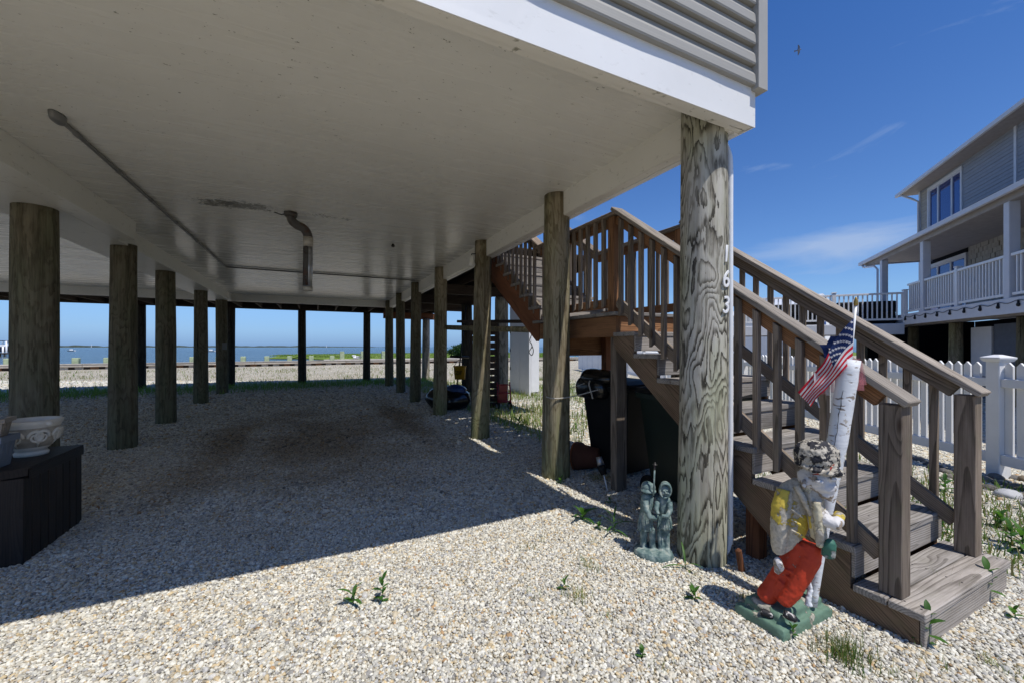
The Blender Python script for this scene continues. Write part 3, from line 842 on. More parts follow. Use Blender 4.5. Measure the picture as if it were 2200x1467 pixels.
# fascia: thin metal with a slight wave along its top
n = 130; V, F = [], []
xs = [XL + (XR - XL) * i / n for i in range(n + 1)]
for x in xs:
    w = .011 * mnoise.noise(Vector((x * 1.15, 4.2, 0))) + .005 * mnoise.noise(Vector((x * 3.3, 1.2, 0)))
    prof = [(YF + .002, BZ - .012), (YF - .004, BZ - .012), (YF - .004, BZ + .03), (YF - .004 - max(0, w + .003), BZ + .20), (YF - .004 - .5 * max(0, w), BZ + .26), (YF + .002, BZ + .26)]
    V += [(x, y, z) for y, z in prof]
m = 6
for i in range(n):
    for k in range(m - 1): F.append((i * m + k, i * m + k + 1, (i + 1) * m + k + 1, (i + 1) * m + k))
    F.append((i * m + m - 1, i * m, (i + 1) * m, (i + 1) * m + m - 1))
F.append(tuple(range(m))[::-1]); F.append(tuple(range(n * m, n * m + m)))
fm = mesh_from("fascia", V, F, M_FASCIA)
bm = bmesh.new(); bm.from_mesh(fm); bmesh.ops.recalc_face_normals(bm, faces=bm.faces); bm.to_mesh(fm); bm.free()
obj("fascia", fm, house)
box("side_fascia", XR - .010, XR - .001, YF + .006, YB, BZ - .012, BZ + .27, M_FASCIA, house, b=.002)
# siding: Dutch-lap courses, front and the right side
SZ0 = BZ + .225
def lap(name, length, parent, M):
    p = [(0, 0), (-.030, 0), (-.034, .010), (-.030, .060), (-.022, .078), (-.012, .090), (-.006, .118), (0, .1225)]
    # (y outwards negative, z)
    V = [(0, y, z) for y, z in p] + [(length, y, z) for y, z in p]; k = len(p)
    F = [(i, (i + 1) % k, k + (i + 1) % k, k + i) for i in range(k)] + [tuple(range(k))[::-1], tuple(range(k, 2 * k))]
    me = bpy.data.meshes.get("siding_course_" + name)
    if me is None:
        me = mesh_from("siding_course_" + name, V, F, M_SIDING)
        bm = bmesh.new(); bm.from_mesh(me); bmesh.ops.recalc_face_normals(bm, faces=bm.faces); bm.to_mesh(me); bm.free()
    return obj("siding_course", me, parent, M)
for k in range(24):
    lap("front", XR - .035 - XL, house, Matrix.Translation((XL, YF - .004, SZ0 + k * .1235)))
    lap("side", YB - YF - .1, house, Matrix.Translation((XR - .004, YF + .06, SZ0 + k * .1235)) @ Matrix.Rotation(R(90), 4, 'Z'))
TOPZ = SZ0 + 24 * .1235
box("house_wall", XL + .01, XR - .006, YF - .002, YB, CZ + .32, TOPZ, M_SIDING, house)
prism("corner_post", [(XR - .040, YF - .052), (XR + .048, YF - .052), (XR + .048, YF + .05), (XR - .002, YF + .05), (XR - .002, YF - .006), (XR - .040, YF - .006)], 2, SZ0 - .02, TOPZ, M_CORNER, house)
prism("roof", [(YF - .35, TOPZ), (YB + .35, TOPZ), (YB + .35, TOPZ + .12), ((YF + YB) / 2, TOPZ + 2.6), (YF - .35, TOPZ + .12)], 0, XL - .3, XR + .3, M_CONDUIT, house)
# white downpipe behind the corner pile
tube("downpipe", smooth_path([(2.53, 1.92, 2.98), (2.510, 1.85, 2.82), (2.455, 1.765, 2.68), (2.432, 1.737, 2.55), (2.432, 1.737, 2.2), (2.432, 1.737, .30), (2.430, 1.738, .17), (2.415, 1.742, .09), (2.38, 1.75, .045)], 5), .017, M_PVC, house, 14)
# lamp on the third pile of the side row
lampb = obj("flood_lamp", mesh_from("lampb", *lathe([(.0, -.0), (.05, 0), (.055, .03), (.03, .12), (.028, .16), (0, .16)], 14), M_BEAM, True), house, Matrix.Translation((2.10, 5.68, 2.60)))
tube("lamp_bracket", [(2.10, 5.70, 2.74), (2.12, 5.74, 2.80), (2.22, 5.78, 2.82)], .008, M_IRON, house)
# little hooks and a nail hole in the soffit
obj("ceiling_hook", mesh_from("hk", *lathe([(0, 0), (.022, 0), (.03, .02), (.012, .045), (0, .05)], 10), M_IRON, True), house, Matrix.Translation((1.1, 6.55, CZ - .045)))

# ---- vent pipe hanging from the soffit
vp = thing("vent_pipe", "rusty metal vent pipe with taped elbow hanging from the soffit", "pipe", (-.27, 5.55, CZ))
tube("pipe_collar", [(-.27, 5.55, CZ - .001), (-.27, 5.55, CZ - .05)], [.075, .068], M_RUST, vp, 18)
tube("elbow", smooth_path([(-.27, 5.55, CZ - .03), (-.255, 5.54, CZ - .10), (-.20, 5.51, CZ - .155), (-.125, 5.47, CZ - .20), (-.085, 5.45, CZ - .28), (-.08, 5.447, CZ - .36)], 5), .051, M_RUST, vp, 18)
tube("tape_band", [(-.081, 5.447, CZ - .30), (-.080, 5.447, CZ - .42)], .055, M_TAPE, vp, 18)
tube("pipe_length", [(-.08, 5.447, CZ - .40), (-.085, 5.445, 2.10)], .050, M_STEEL, vp, 18)
tube("rust_streak", [(-.0952, 5.432, CZ - .421), (-.1002, 5.430, 2.13)], .0395, M_RUST, vp, 18)
tube("end_ring", [(-.085, 5.445, 2.12), (-.085, 5.445, 2.07)], .054, M_TAPE, vp, 18)
tube("stub_wire", [(-.31, 5.55, CZ - .02), (-.37, 5.53, CZ - .045), (-.44, 5.52, CZ - .03)], .007, M_IRON, vp)

# ---- electrical conduit with its box
cd = thing("electrical_conduit", "grey conduit running along the soffit from a rounded junction box", "conduit", (-1.62, 3.9, CZ))
tube("pipe_run", smooth_path([(-1.62, 4.02, CZ - .02), (-1.62, 6, CZ - .02), (-1.62, 8, CZ - .02), (-1.62, 9.62, CZ - .02), (-1.58, 9.76, CZ - .02), (-1.40, 9.79, CZ - .02), (0, 9.79, CZ - .02), (2.15, 9.78, CZ - .02)], 5), .0155, M_CONDUIT, cd, 10)
V, F = rings([[(a * math.cos(t) * .036, .075 * math.sin(t) * a, z) for t in [2 * math.pi * i / 16 for i in range(16)]] for a, z in ((1.05, 0), (1.05, -.012), (.95, -.045), (.7, -.055))])
obj("junction_box", mesh_from("junction_box", V, F, M_CONDUIT, True), cd, Matrix.Translation((-1.62, 3.92, CZ - .0005)))
for y in (4.18, 4.9, 5.7, 6.6, 7.6, 8.7):
    tube("coupling", [(-1.62, y - .03, CZ - .02), (-1.62, y + .03, CZ - .02)], .0195, M_CONDUIT, cd, 10)

# ================================================================== rear and side deck
deck = thing("wooden_deck", "dark timber deck on piles wrapping the back and side of the house", "deck", (3.5, 12, 0))
DT = 3.06
y = 6.02
while y < 17.55:
    x0 = 2.49 if y < YB + .01 else -9.0
    box("deck_board", x0, 4.62, y, y + .139, DT - .032, DT, W_DARK, deck, b=.002); y += .1455
for x in (2.56, 3.05, 3.55, 4.05, 4.55): box("joist", x - .02, x + .02, 6.05, 17.5, DT - .235, DT - .034, W_DARK, deck, b=.002)
box("rim_beam", -9.0, 4.6, 17.42, 17.47, DT - .28, DT - .036, W_DARK, deck)
box("rim_beam", -9.0, 2.5, 15.02, 15.06, DT - .27, DT - .036, W_DARK, deck)
for y in (8.9, 11.0, 13.2): box("cross_beam", 2.5, 4.64, y - .05, y + .05, DT - .46, DT - .238, W_DARK, deck)
box("cross_beam", 2.5, 4.64, 17.15, 17.25, DT - .50, DT - .24, W_RED, deck)
for i in range(18):
    x = -8.6 + i * .62
    if x < 2.4: box("joist", x - .02, x + .02, 15.07, 17.41, DT - .235, DT - .034, W_DARK, deck, b=.002)
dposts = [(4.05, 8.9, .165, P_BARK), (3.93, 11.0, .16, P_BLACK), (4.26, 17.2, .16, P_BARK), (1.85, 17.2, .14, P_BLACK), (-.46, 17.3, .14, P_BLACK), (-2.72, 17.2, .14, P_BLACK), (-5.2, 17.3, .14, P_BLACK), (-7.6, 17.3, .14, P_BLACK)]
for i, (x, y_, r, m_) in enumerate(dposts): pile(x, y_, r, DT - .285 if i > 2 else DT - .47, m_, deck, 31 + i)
# railing round the deck (seen only from above or edge-on)
def rail_run(p0, p1, z0, parent, n, mats, side=0.0):
    p0, p1 = Vector(p0), Vector(p1)

# ================================================================== the stairs
st = thing("wooden_staircase", "weathered timber staircase with landing and slatted rails beside the corner pile", "staircase", (3.05, 2.9, 0))
RISE, RUN, Y0, Z1 = .195, .268, .826, .17
SX0, SX1 = 2.51, 3.60
def ytr(i): return Y0 + i * RUN              # front edge of tread i (0-based)
def ztr(i): return Z1 + i * RISE             # its top
LZ = ztr(8); LY0, LY1 = ytr(8) - .02, 4.42
def saw(n, yf, zf, drop, last):
    """side view of a cut stringer: (y, z) outline"""
    up, P = [], []
    for i in range(n):
        y_ = yf + i * RUN + .030; zt = zf + i * RISE - .0385
        up += [(y_, zt - (RISE if i else zt)), (y_, zt)]
    up.append((yf + n * RUN + .03, zf + (n - 1) * RISE - .0385))
    return up
up = saw(8, Y0, Z1, .3, None)
low = [(LY0 + .03, LZ - .30), (Y0 + .40, .0 - .01), (Y0 + .03, -.01)]
up[0] = (Y0 + .03, 0.0)
poly = up + [(LY0 + .03, ztr(7) - .04)] + low[:2]
# tidy: outline runs up the teeth and back along the straight lower edge
poly = up + [(LY0 + .032, LZ - .34), (Y0 + .42, -.01)]
for x in (2.53, 3.03, 3.54):
    prism("stringer", poly, 0, x, x + .040, W_SIDE if x < 3 else W_BROWN, st, grain=(0, RUN, RISE))
for i in range(8):
    zt, yf = ztr(i), ytr(i)
    yb = yf + RUN + .012
    ym = (yf + yb) / 2
    box("tread", SX0, SX1, yf, ym - .003, zt - .038, zt, W_TREAD, st, b=.004)
    box("tread", SX0, SX1, ym + .003, yb, zt - .038, zt, W_TREAD, st, b=.004)
    h0 = zt - .038 - (.135 if i else .13)
    box("riser", SX0 + .022, SX1 - .022, yf + .009, yf + .028, h0, zt - .040, W_TREAD, st, b=.003)
# nail heads on the treads
nl = bpy.data.meshes.new("nail_head"); 
V, F = lathe([(0, 0), (.0045, 0), (.0045, .0012), (0, .0012)], 8); nl = mesh_from("nail_head", V, F, M_IRON)
for i in range(3):
    for bx in (2.56, 3.05, 3.56):
        for d in (.035, .10, .17, .235):
            obj("nail_head", nl, st, Matrix.Translation((bx + random.uniform(-.015, .015), ytr(i) + d + random.uniform(-.008, .008), ztr(i) - .0003)))
# landing
y_ = LY0
while y_ < LY1 - .02:
    box("landing_board", SX0 - .005, SX1 + .01, y_, y_ + .139, LZ - .034, LZ, W_TREAD, st, b=.004); y_ += .145
box("landing_beam", 2.545, 2.585, LY0 + .035, LY1, LZ - .235, LZ - .037, W_BROWN, st)
box("landing_beam", 3.53, 3.57, LY0 + .035, LY1, LZ - .235, LZ - .037, W_BROWN, st)
box("landing_beam", 2.588, 3.527, LY0 + .032, LY0 + .07, LZ - .235, LZ - .037, W_BROWN, st)
box("landing_beam", 2.588, 3.527, LY1 - .06, LY1 - .02, LZ - .235, LZ - .037, W_BROWN, st)
box("cross_brace", 2.72, 3.53, LY1 - .14, LY1 - .10, LZ - .44, LZ - .20, W_BROWN, st)
box("landing_post", 2.590, 2.715, LY0 + .075, LY0 + .165, -.2, LZ - .04, W_STAIR, st)
box("landing_post", 3.40, 3.525, LY0 + .075, LY0 + .165, -.2, LZ - .04, W_STAIR, st)
box("landing_post", 2.60, 2.715, LY1 - .24, LY1 - .145, -.2, LZ - .04, W_RED, st)
box("landing_post", 3.40, 3.52, LY1 - .24, LY1 - .145, -.2, LZ - .04, W_RED, st)
box("stair_post", 2.605, 2.695, 1.66, 1.75, -.2, .505, W_RED, st)
box("stair_post", 3.42, 3.51, 1.66, 1.75, -.2, .505, W_RED, st)
# upper flight
UN = 6; UY = LY1
for i in range(UN):
    zt, yf = LZ + (i + 1) * .19, UY + i * RUN
    box("tread", SX0 + .02, SX1, yf, yf + .137, zt - .038, zt, W_TREAD, st, b=.004)
    box("tread", SX0 + .02, SX1, yf + .143, yf + RUN + .012, zt - .038, zt, W_TREAD, st, b=.004)
    box("riser", SX0 + .05, SX1 - .022, yf + .010, yf + .030, zt - .175, zt - .040, W_TREAD, st, b=.003)
uz = LZ + .19
upl = []
for i in range(UN):
    yy, zt = UY + i * RUN + .032, LZ + (i + 1) * .19 - .0385
    upl += [(yy, zt - (.19 if i else .14)), (yy, zt)]
upl.append((UY + UN * RUN + .03, LZ + UN * .19 - .0385))
upl += [(UY + UN * RUN + .03, LZ + UN * .19 - .36), (UY + .10, LZ - .26), (UY + .03, LZ - .20)]
for x in (2.55, 3.54): prism("stringer", upl, 0, x, x + .042, W_RED, st, grain=(0, RUN, .19))
# rails
def cap_z(y): return 1.085 + .745 * (y - .85)
LCZ = LZ + .965
def rail_side(x, s):
    """x: middle of the rail; s: -1 the balusters hang on the left face, +1 on the right face"""
    ya, yb = .90, LY0 + .115
    d = Vector((0, 1, .745)).normalized(); nup = Vector((0, -.745, 1)).normalized()
    # lower flight
    board("rail_cap", (x, ya, cap_z(ya)), (x, yb - .02, cap_z(yb - .02)), .135, .036, W_CAP, st, up=nup, b=.005)
    board("top_rail", (x, 1.02, cap_z(1.02) - .078), (x, yb - .045, cap_z(yb - .045) - .078), .038, .088, W_BROWN if s < 0 else W_STAIR, st, up=nup)
    board("bottom_rail", (x, 1.02, cap_z(1.02) - .87), (x, yb - .045, cap_z(yb - .045) - .87), .038, .088, W_STAIR, st, up=nup)
    box("newel_post", x - .045, x + .045, .925, 1.018, Z1 + .001, cap_z(.97) - .060, W_STAIR, st, b=.004)
    xb = x + s * .0395
    y = 1.13
    while y < yb - .08:
        zc = cap_z(y)
        # balusters with bevelled feet
        h0, h1 = zc - .95, zc - .043
        q = .0185
        V = [(-q, -q, h0 + .028), (q, -q, h0 + .028), (q, q, h0), (-q, q, h0)] if False else None
        base_in, base_out = h0 + .030, h0
        zi, zo = (base_in, base_out)
        V = [(-q * s, -q, zi), (q * s, -q, zo), (q * s, q, zo), (-q * s, q, zi), (-q * s, -q, h1 - .745 * q), (q * s, -q, h1 - .745 * q), (q * s, q, h1 + .745 * q), (-q * s, q, h1 + .745 * q)]
        zc0 = (h0 + h1) / 2
        V = [(v[2] - zc0, v[1], -v[0]) for v in V]
        key = "baluster_%d" % s
        me = bpy.data.meshes.get(key)
        if me is None:
            F = [(0, 3, 2, 1), (4, 5, 6, 7), (0, 1, 5, 4), (1, 2, 6, 5), (2, 3, 7, 6), (3, 0, 4, 7)]
            me = mesh_from(key, V, F, W_STAIR)
            bm = bmesh.new(); bm.from_mesh(me); bmesh.ops.recalc_face_normals(bm, faces=bm.faces)
            bmesh.ops.bevel(bm, geom=list(bm.edges), offset=.0025, segments=1, affect='EDGES'); bm.to_mesh(me); bm.free()
        obj("baluster", me, st, Matrix.Translation((xb, y, zc0)) @ Matrix.Rotation(R(-90), 4, 'Y'))
        y += .1285
    # landing
    box("newel_post", x - .045, x + .045, LY0 + .075, LY0 + .165, LZ + .001, LCZ - .045, W_BROWN, st, b=.004)
    box("rail_cap", x - .068, x + .068, LY0 + .03, LY1 + .1, LCZ - .042, LCZ - .006, W_CAP if s > 0 else W_STAIR, st, b=.005)
    box("top_rail", x - .019, x + .019, LY0 + .17, LY1 + .05, LCZ - .135, LCZ - .045, W_BROWN, st)
    box("bottom_rail", x - .019, x + .019, LY0 + .17, LY1 - .02, LZ + .05, LZ + .14, W_BROWN, st)
    y = LY0 + .23
    while y < LY1 + .02:
        zc = LCZ; zc0 = zc - (.95 + .043) / 2 + .035
        obj("baluster", bpy.data.meshes["baluster_%d" % s], st, Matrix.Translation((xb, y, zc0)) @ Matrix.Rotation(R(-90), 4, 'Y')); y += .1285
    # upper flight
    sl = .19 / RUN; d0 = LY1 + .04
    def uc(y): return LCZ + sl * (y - d0)
    ye = d0 + 1.65
    nup = Vector((0, -sl, 1)).normalized()
    board("rail_cap", (x, d0, uc(d0) - .02), (x, ye, uc(ye) - .02), .135, .036, W_STAIR, st, up=nup, b=.005)
    board("top_rail", (x, d0 + .06, uc(d0 + .06) - .095), (x, ye, uc(ye) - .095), .038, .088, W_STAIR, st, up=nup)
    board("bottom_rail", (x, d0 + .06, uc(d0 + .06) - .84), (x, ye, uc(ye) - .84), .038, .088, W_STAIR, st, up=nup)
    y = d0 + .12
    while y < ye:
        obj("baluster", bpy.data.meshes["baluster_%d" % s], st, Matrix.Translation((xb, y, uc(y) - .50)) @ Matrix.Rotation(R(-90), 4, 'Y')); y += .1285
rail_side(2.60, -1)
rail_side(3.51, 1)

# ================================================================== painted cast statue of a man leaning on a birch post
SC0 = Vector((2.14, 1.20, 0)); SN = -Vector((ray(1715, 1000).x, ray(1715, 1000).y, 0)).normalized()   # plane facing the path in front
def sp(px, py, off=0.0): return on_plane(px, py, SC0, SN, off)
def zz(x, y, off=0.0): return sp(1560 + x / 2.822, 880 + y / 2.822, off)       # from an enlarged survey crop
def limb(pts, rads, n=14): return tube_geo(pts, rads, n)
PXM = (SC0 - CAMP).dot(FWD) / FPX / 2.822 * .83      # metres per crop pixel across the statue
def ell(x, y, off, rx, ry, rz): 
    U = Vector((-SN.y, SN.x, 0)); Mx = Matrix((U, SN, Vector((0, 0, 1)))).transposed()
    return ellipsoid_geo(zz(x, y, off), (rx * PXM, ry * PXM, rz * PXM), Mx)
man = thing("garden_statue", "peeling painted statue of a man in red trousers leaning on a birch post", "statue", (2.14, 1.2, 0))
# base with a bevelled ledge
bx0, bx1, by0, by1 = 1.985, 2.415, 1.145, 1.40
def slab(z0, z1, i0, i1, name):
    rg = []
    for z, i in ((z0, i0), (z0 + (z1 - z0) * .75, i0 + .001), (z1, i1)):
        ring = []
        for a, b_ in ((bx0 + i, by0 + i), (bx1 - i, by0 + i), (bx1 - i, by1 - i), (bx0 + i, by1 - i)):
            ring.append((a, b_, z))
        rg.append(ring)
    V, F = rings(rg); return V, F
bparts = [slab(-.03, .055, 0, .008, "a"), slab(.04, .105, .034, .055, "b")]
sculpt("base", bparts, .008, M_BASE, man, 2, .003)
# trousers: two legs and the seat, thrown back from the feet
k = PXM
legA = limb([zz(470, 800, .00), zz(420, 900, .0), zz(350, 990, .0), zz(285, 1070, .01), zz(240, 1118, .02), zz(232, 1130, .02)], [92 * k, 88 * k, 74 * k, 66 * k, 66 * k, 52 * k])
legB = limb([zz(515, 800, .015), zz(500, 890, .03), zz(452, 985, .045), zz(402, 1070, .055), zz(356, 1122, .06), zz(350, 1136, .06)], [72 * k, 72 * k, 62 * k, 54 * k, 50 * k, 40 * k])
folds = [limb([zz(330 + i * 22, 1000 + i * 22, .055), zz(280 + i * 22, 1095 + i * 6, .055)], [12 * k, 7 * k], 8) for i in range(2)]
folds += [limb([zz(360, 930 + i * 40, .062), zz(420, 955 + i * 45, .066), zz(470, 985 + i * 50, .05)], [7 * k, 9 * k, 5 * k], 8) for i in range(2)]
sculpt("trousers", [legA, legB] + folds, .005, M_TROUS, man, 5, .0022)
# shoes
def shoe(x0, y0, x1, y1, off):
    a, b_ = zz(x0, y0, off), zz(x1, y1, off)
    return limb([a, a.lerp(b_, .45), a.lerp(b_, .85), b_], [26 * k, 28 * k, 24 * k, 9 * k], 10)
sculpt("shoes", [shoe(218, 1165, 318, 1208, .085)], .004, M_SHOE, man, 2)
sculpt("shoes", [shoe(352, 1158, 432, 1204, .11)], .004, M_SHOE, man, 2)
# coat: rounded back, hem cut away on a slant, one sleeve
U_ = Vector((-SN.y, SN.x, 0))
def oval_ring(cx, cy, off, rx, ry, tilt=0, n=20):
    c = zz(cx, cy, off); out = []
    for i in range(n):
        a = 2 * math.pi * i / n
        out.append(c + U_ * (math.cos(a) * rx * k * math.cos(tilt)) + Vector((0, 0, 1)) * (-math.cos(a) * rx * k * math.sin(tilt)) + SN * (math.sin(a) * ry * k))
    return out
coat = [rings([oval_ring(455, 425, .0, 50, 55, .1), oval_ring(425, 470, 0, 95, 80, .1), oval_ring(410, 540, 0, 112, 92, .05), oval_ring(400, 620, 0, 112, 96, 0), oval_ring(395, 700, 0, 112, 98, -.25), oval_ring(390, 770, 0, 108, 98, -.5), oval_ring(372, 835, 0, 90, 88, -.75)])]
coat += [limb([zz(365, 470, .035), zz(340, 570, .058), zz(328, 690, .066), zz(322, 790, .060), zz(320, 835, .055)], [58 * k, 66 * k, 60 * k, 50 * k, 40 * k])]
coat += [limb([zz(395, 560 + i * 60, .10), zz(440, 590 + i * 58, .095), zz(480, 640 + i * 50, .075)], [7 * k, 12 * k, 6 * k], 8) for i in range(3)]
coat += [limb([zz(425, 430, .07), zz(470, 510, .085), zz(510, 600, .07), zz(515, 690, .06)], [20 * k, 22 * k, 18 * k, 12 * k], 8)]
sculpt("coat", coat, .005, M_COAT, man, 3, .0024)
sculpt("shirt", [limb([zz(500, 440, .03), zz(530, 540, .045), zz(548, 650, .045), zz(560, 760, .035)], [62 * k, 62 * k, 56 * k, 46 * k]),
                 limb([zz(545, 520, .09), zz(553, 600, .095), zz(562, 700, .09), zz(568, 790, .07)], [24 * k, 26 * k, 30 * k, 26 * k])], .006, M_SHIRT, man, 2, .004)
# head: face turned to the post, hidden partly by the hat
head = [ell(545, 400, .03, 112, 100, 105), ell(590, 440, .045, 75, 70, 62), ell(625, 425, .055, 26, 24, 22), ell(610, 470, .06, 30, 26, 12), ell(600, 490, .05, 48, 45, 32), ell(470, 415, .10, 18, 22, 34),
        limb([zz(510, 470, .01), zz(490, 540, 0)], [66 * k, 72 * k]), ell(560, 395, .115, 30, 16, 16), ell(640, 390, .085, 24, 14, 14)]
sculpt("head", head, .005, M_SKIN, man, 2, .003)
hat = [ell(545, 245, .03, 130, 120, 82), rings([oval_ring(545, 325, .03, 122, 112, .12), oval_ring(545, 290, .03, 134, 124, .12), oval_ring(545, 250, .03, 132, 122, .1)]), 
       rings([oval_ring(560, 352, .035, 128, 128, .16), oval_ring(562, 338, .035, 146, 138, .16), oval_ring(560, 325, .035, 122, 124, .16)]), ell(640, 350, .07, 58, 62, 30)]
sculpt("hat", hat, .005, M_HAT, man, 2, .006)
tube("hat_band", [zz(520, 342, .150), zz(565, 338, .158), zz(615, 320, .138), zz(648, 297, .098)], [2 * k, 7 * k, 8 * k, 3 * k], chipped('faded_red_band', (.25, .03, .02), (.4, .36, .3), .5, 24), man, 8)
# arm round the post and hand
sculpt("arm", [limb([zz(575, 610, .05), zz(610, 640, .085), zz(650, 655, .09), zz(680, 640, .06)], [46 * k, 44 * k, 42 * k, 34 * k])], .005, M_SKIN, man, 2, .003)
sculpt("cuff", [limb([zz(668, 640, .055), zz(690, 615, .03)], [36 * k, 32 * k])], .005, M_COAT, man, 2)
hand = [ell(318, 890, .075, 30, 26, 46)] + [limb([zz(300 + i * 13, 905, .085), zz(304 + i * 12, 940 - abs(i - 1) * 6, .085), zz(312 + i * 9, 958 - abs(i - 1) * 8, .07)], [8.5 * k, 8 * k, 6 * k], 8) for i in range(4)] + [limb([zz(338, 880, .09), zz(350, 905, .095), zz(345, 925, .09)], [9 * k, 8 * k, 6 * k], 8)]
sculpt("hand", hand, .0035, M_SKIN, man, 1)
# bottle in the other hand
sculpt("bottle", [limb([zz(628, 745, .07), zz(626, 765, .075), zz(618, 790, .075), zz(612, 850, .07)], [16 * k, 34 * k, 40 * k, 38 * k]), ell(645, 800, .06, 10, 10, 40)], .005, M_BOTTLE, man, 2, .003)
# the birch post
PB, PT = Vector((2.287, 1.18, .08)), Vector((2.425, 1.08, 1.335))
def pp(t): return PB.lerp(PT, t)
ppts, prad = [], []
for i in range(25):
    t = i / 24; ppts.append(pp(t)); prad.append((.021 + .023 * min(1, max(0, (t - .25) / .45))) * (1 + .05 * mnoise.noise(Vector((t * 9, 3, 1)))))
V, F = tube_geo(ppts, prad, 20)
V = [v + Vector((mnoise.noise(v * 22), mnoise.noise(v * 22 + Vector((5, 0, 0))), 0)) * .003 for v in V]
obj("birch_post", mesh_from("birch_post", V, F, M_BIRCH, True), man)
sculpt("broken_stay", [limb([zz(505, 1020, .02), zz(510, 1080, .02), zz(495, 1140, .03), zz(500, 1165, .03)], [9 * k, 16 * k, 19 * k, 24 * k])], .004, M_BIRCH, man, 1, .004)
# crack in the post
cr = [pp(t) + SN * (.0205 + .023 * min(1, max(0, (t - .25) / .45))) + U_ * (.006 * mnoise.noise(Vector((t * 30, 0, 0))) - .012) for t in [.52 + .36 * i / 30 for i in range(31)]]
tube("crack", cr, [.0008 + .0022 * abs(mnoise.noise(Vector((i * .7, 2, 2)))) for i in range(31)], M_IRON, man, 5)

# ---- the little flag stuck in the top of the post
fl = thing("small_flag", "small stars and stripes flag on a white stick above the statue", "flag", tuple(PT))
FB, FT = Vector((2.425, 1.08, 1.30)), Vector((2.452, 1.066, 1.605))
tube("staff", [FB, FT], .0055, M_VINYL, fl, 10)
V, F = lathe([(.0, 0), (.008, .002), (.0095, .012), (.007, .03), (.003, .044), (0, .047)], 12)
obj("finial", mesh_from("finial", V, F, M_GOLD, True), fl, Matrix.Translation(FT))
FN = SN.copy(); FC = (FB + FT) / 2
def fpx(px, py, off=0.0): return on_plane(px, py, FC, FN, off)
top_edge = smooth_path([fpx(1834, 684), fpx(1812, 706, .006), fpx(1789, 738, .014), fpx(1770, 775, .02), fpx(1750, 800, .012), fpx(1732, 822, .004), fpx(1714, 842, .012)], 6)
bot_edge = smooth_path([fpx(1830, 778, .030), fpx(1817, 786, .062), fpx(1803, 801, .068), fpx(1788, 819, .060), fpx(1772, 835, .062), fpx(1756, 850, .045), fpx(1741, 870, .042)], 6)
NT, NS = len(top_edge) - 1, 52
def flag_pt(s, i):
    a, b_ = top_edge[i], bot_edge[i]; t = i / NT
    p = a.lerp(b_, s ** (1.0 - .25 * t))
    return p + FN * (.012 * math.sin(s * 9 + t * 5) * (.3 + t) + .007 * math.sin(t * 16 + s * 3))
V = [flag_pt(j / NS, i) for j in range(NS + 1) for i in range(NT + 1)]
F, mi = [], []
for j in range(NS):
    for i in range(NT):
        F.append((j * (NT + 1) + i, j * (NT + 1) + i + 1, (j + 1) * (NT + 1) + i + 1, (j + 1) * (NT + 1) + i))
        s, t = (j + .5) / NS, (i + .5) / NT
        mi.append(2 if (s < 7 / 13 and t < .42) else (0 if int(s * 13) % 2 == 0 else 1))
cm = mesh_from("flag_cloth", V, F, [F_RED, F_WHITE, F_BLUE], True); cm.polygons.foreach_set("material_index", mi)
fc = obj("flag_cloth", cm, fl)
# stars sewn on both faces
V, F = [], []
for r in range(6):
    for c in range(5):
        s, t = (.05 + .085 * r), (.045 + .088 * c + (.044 if r % 2 else 0))
        if t > .40: continue
        i = t * NT; i0 = int(i)
        p = flag_pt(s, i0).lerp(flag_pt(s, i0 + 1), i - i0)
        du = (flag_pt(s, min(i0 + 2, NT)) - flag_pt(s, max(i0 - 1, 0))).normalized(); dv = (flag_pt(min(s + .05, 1), i0) - flag_pt(max(s - .05, 0), i0)).normalized()
        nn = du.cross(dv).normalized(); dv = nn.cross(du)
        for sg in (1, -1):
            b0 = len(V)
            for q in range(10):
                rr = (.0088 if q % 2 == 0 else .0036); a = math.pi * q / 5 + .4
                V.append(p + nn * (.0012 * sg) + du * rr * math.cos(a) + dv * rr * math.sin(a))
            F.append(tuple(range(b0, b0 + 10)))
obj("stars", mesh_from("stars", V, F, F_WHITE), fc, kind="stuff")
# the cloth's far side hanging behind the post, and frayed gauze streamers
def ribbon(name, pts, w, m):
    P = smooth_path(pts, 5); V, F = [], []
    for i, p in enumerate(P):
        d = Vector(w) * (1 - .25 * i / len(P)); V += [p - d + FN * .004 * math.sin(i), p + d - FN * .004 * math.sin(i)]
    F = [(2 * i, 2 * i + 1, 2 * i + 3, 2 * i + 2) for i in range(len(P) - 1)]
    obj(name, mesh_from(name, V, F, m, True), fl)
uw = U_ * .5
ribbon("streamer", [fpx(1838, 770, -.05), fpx(1846, 800, -.055), fpx(1850, 840, -.05)], uw * .045, F_GAUZE)
ribbon("streamer", [fpx(1846, 775, -.06), fpx(1853, 805, -.062), fpx(1858, 828, -.06)], uw * .035, F_GAUZE)
for a, b_, m_ in ((1752, 852, F_GAUZE2), (1765, 846, F_GAUZE), (1775, 848, F_GAUZE2), (1786, 842, F_GAUZE)):
    ribbon("streamer", [fpx(a + 6, 806, .02), fpx(a + 2, 830, .015), fpx(a + 3, b_, .012)], uw * .02, m_)
ribbon("streamer", [fpx(1750, 800, .03), fpx(1752, 840, .025), fpx(1760, 874, .02)], uw * .007, F_WHITE)
ribbon("fold_behind", [fpx(1794, 722, -.01), fpx(1786, 735, -.012), fpx(1780, 748, -.01)], uw * .035, F_BLUE)
ribbon("fold_behind", [fpx(1768, 740, -.01), fpx(1775, 752, -.01), fpx(1777, 768, -.01)], uw * .03, F_BLUE)

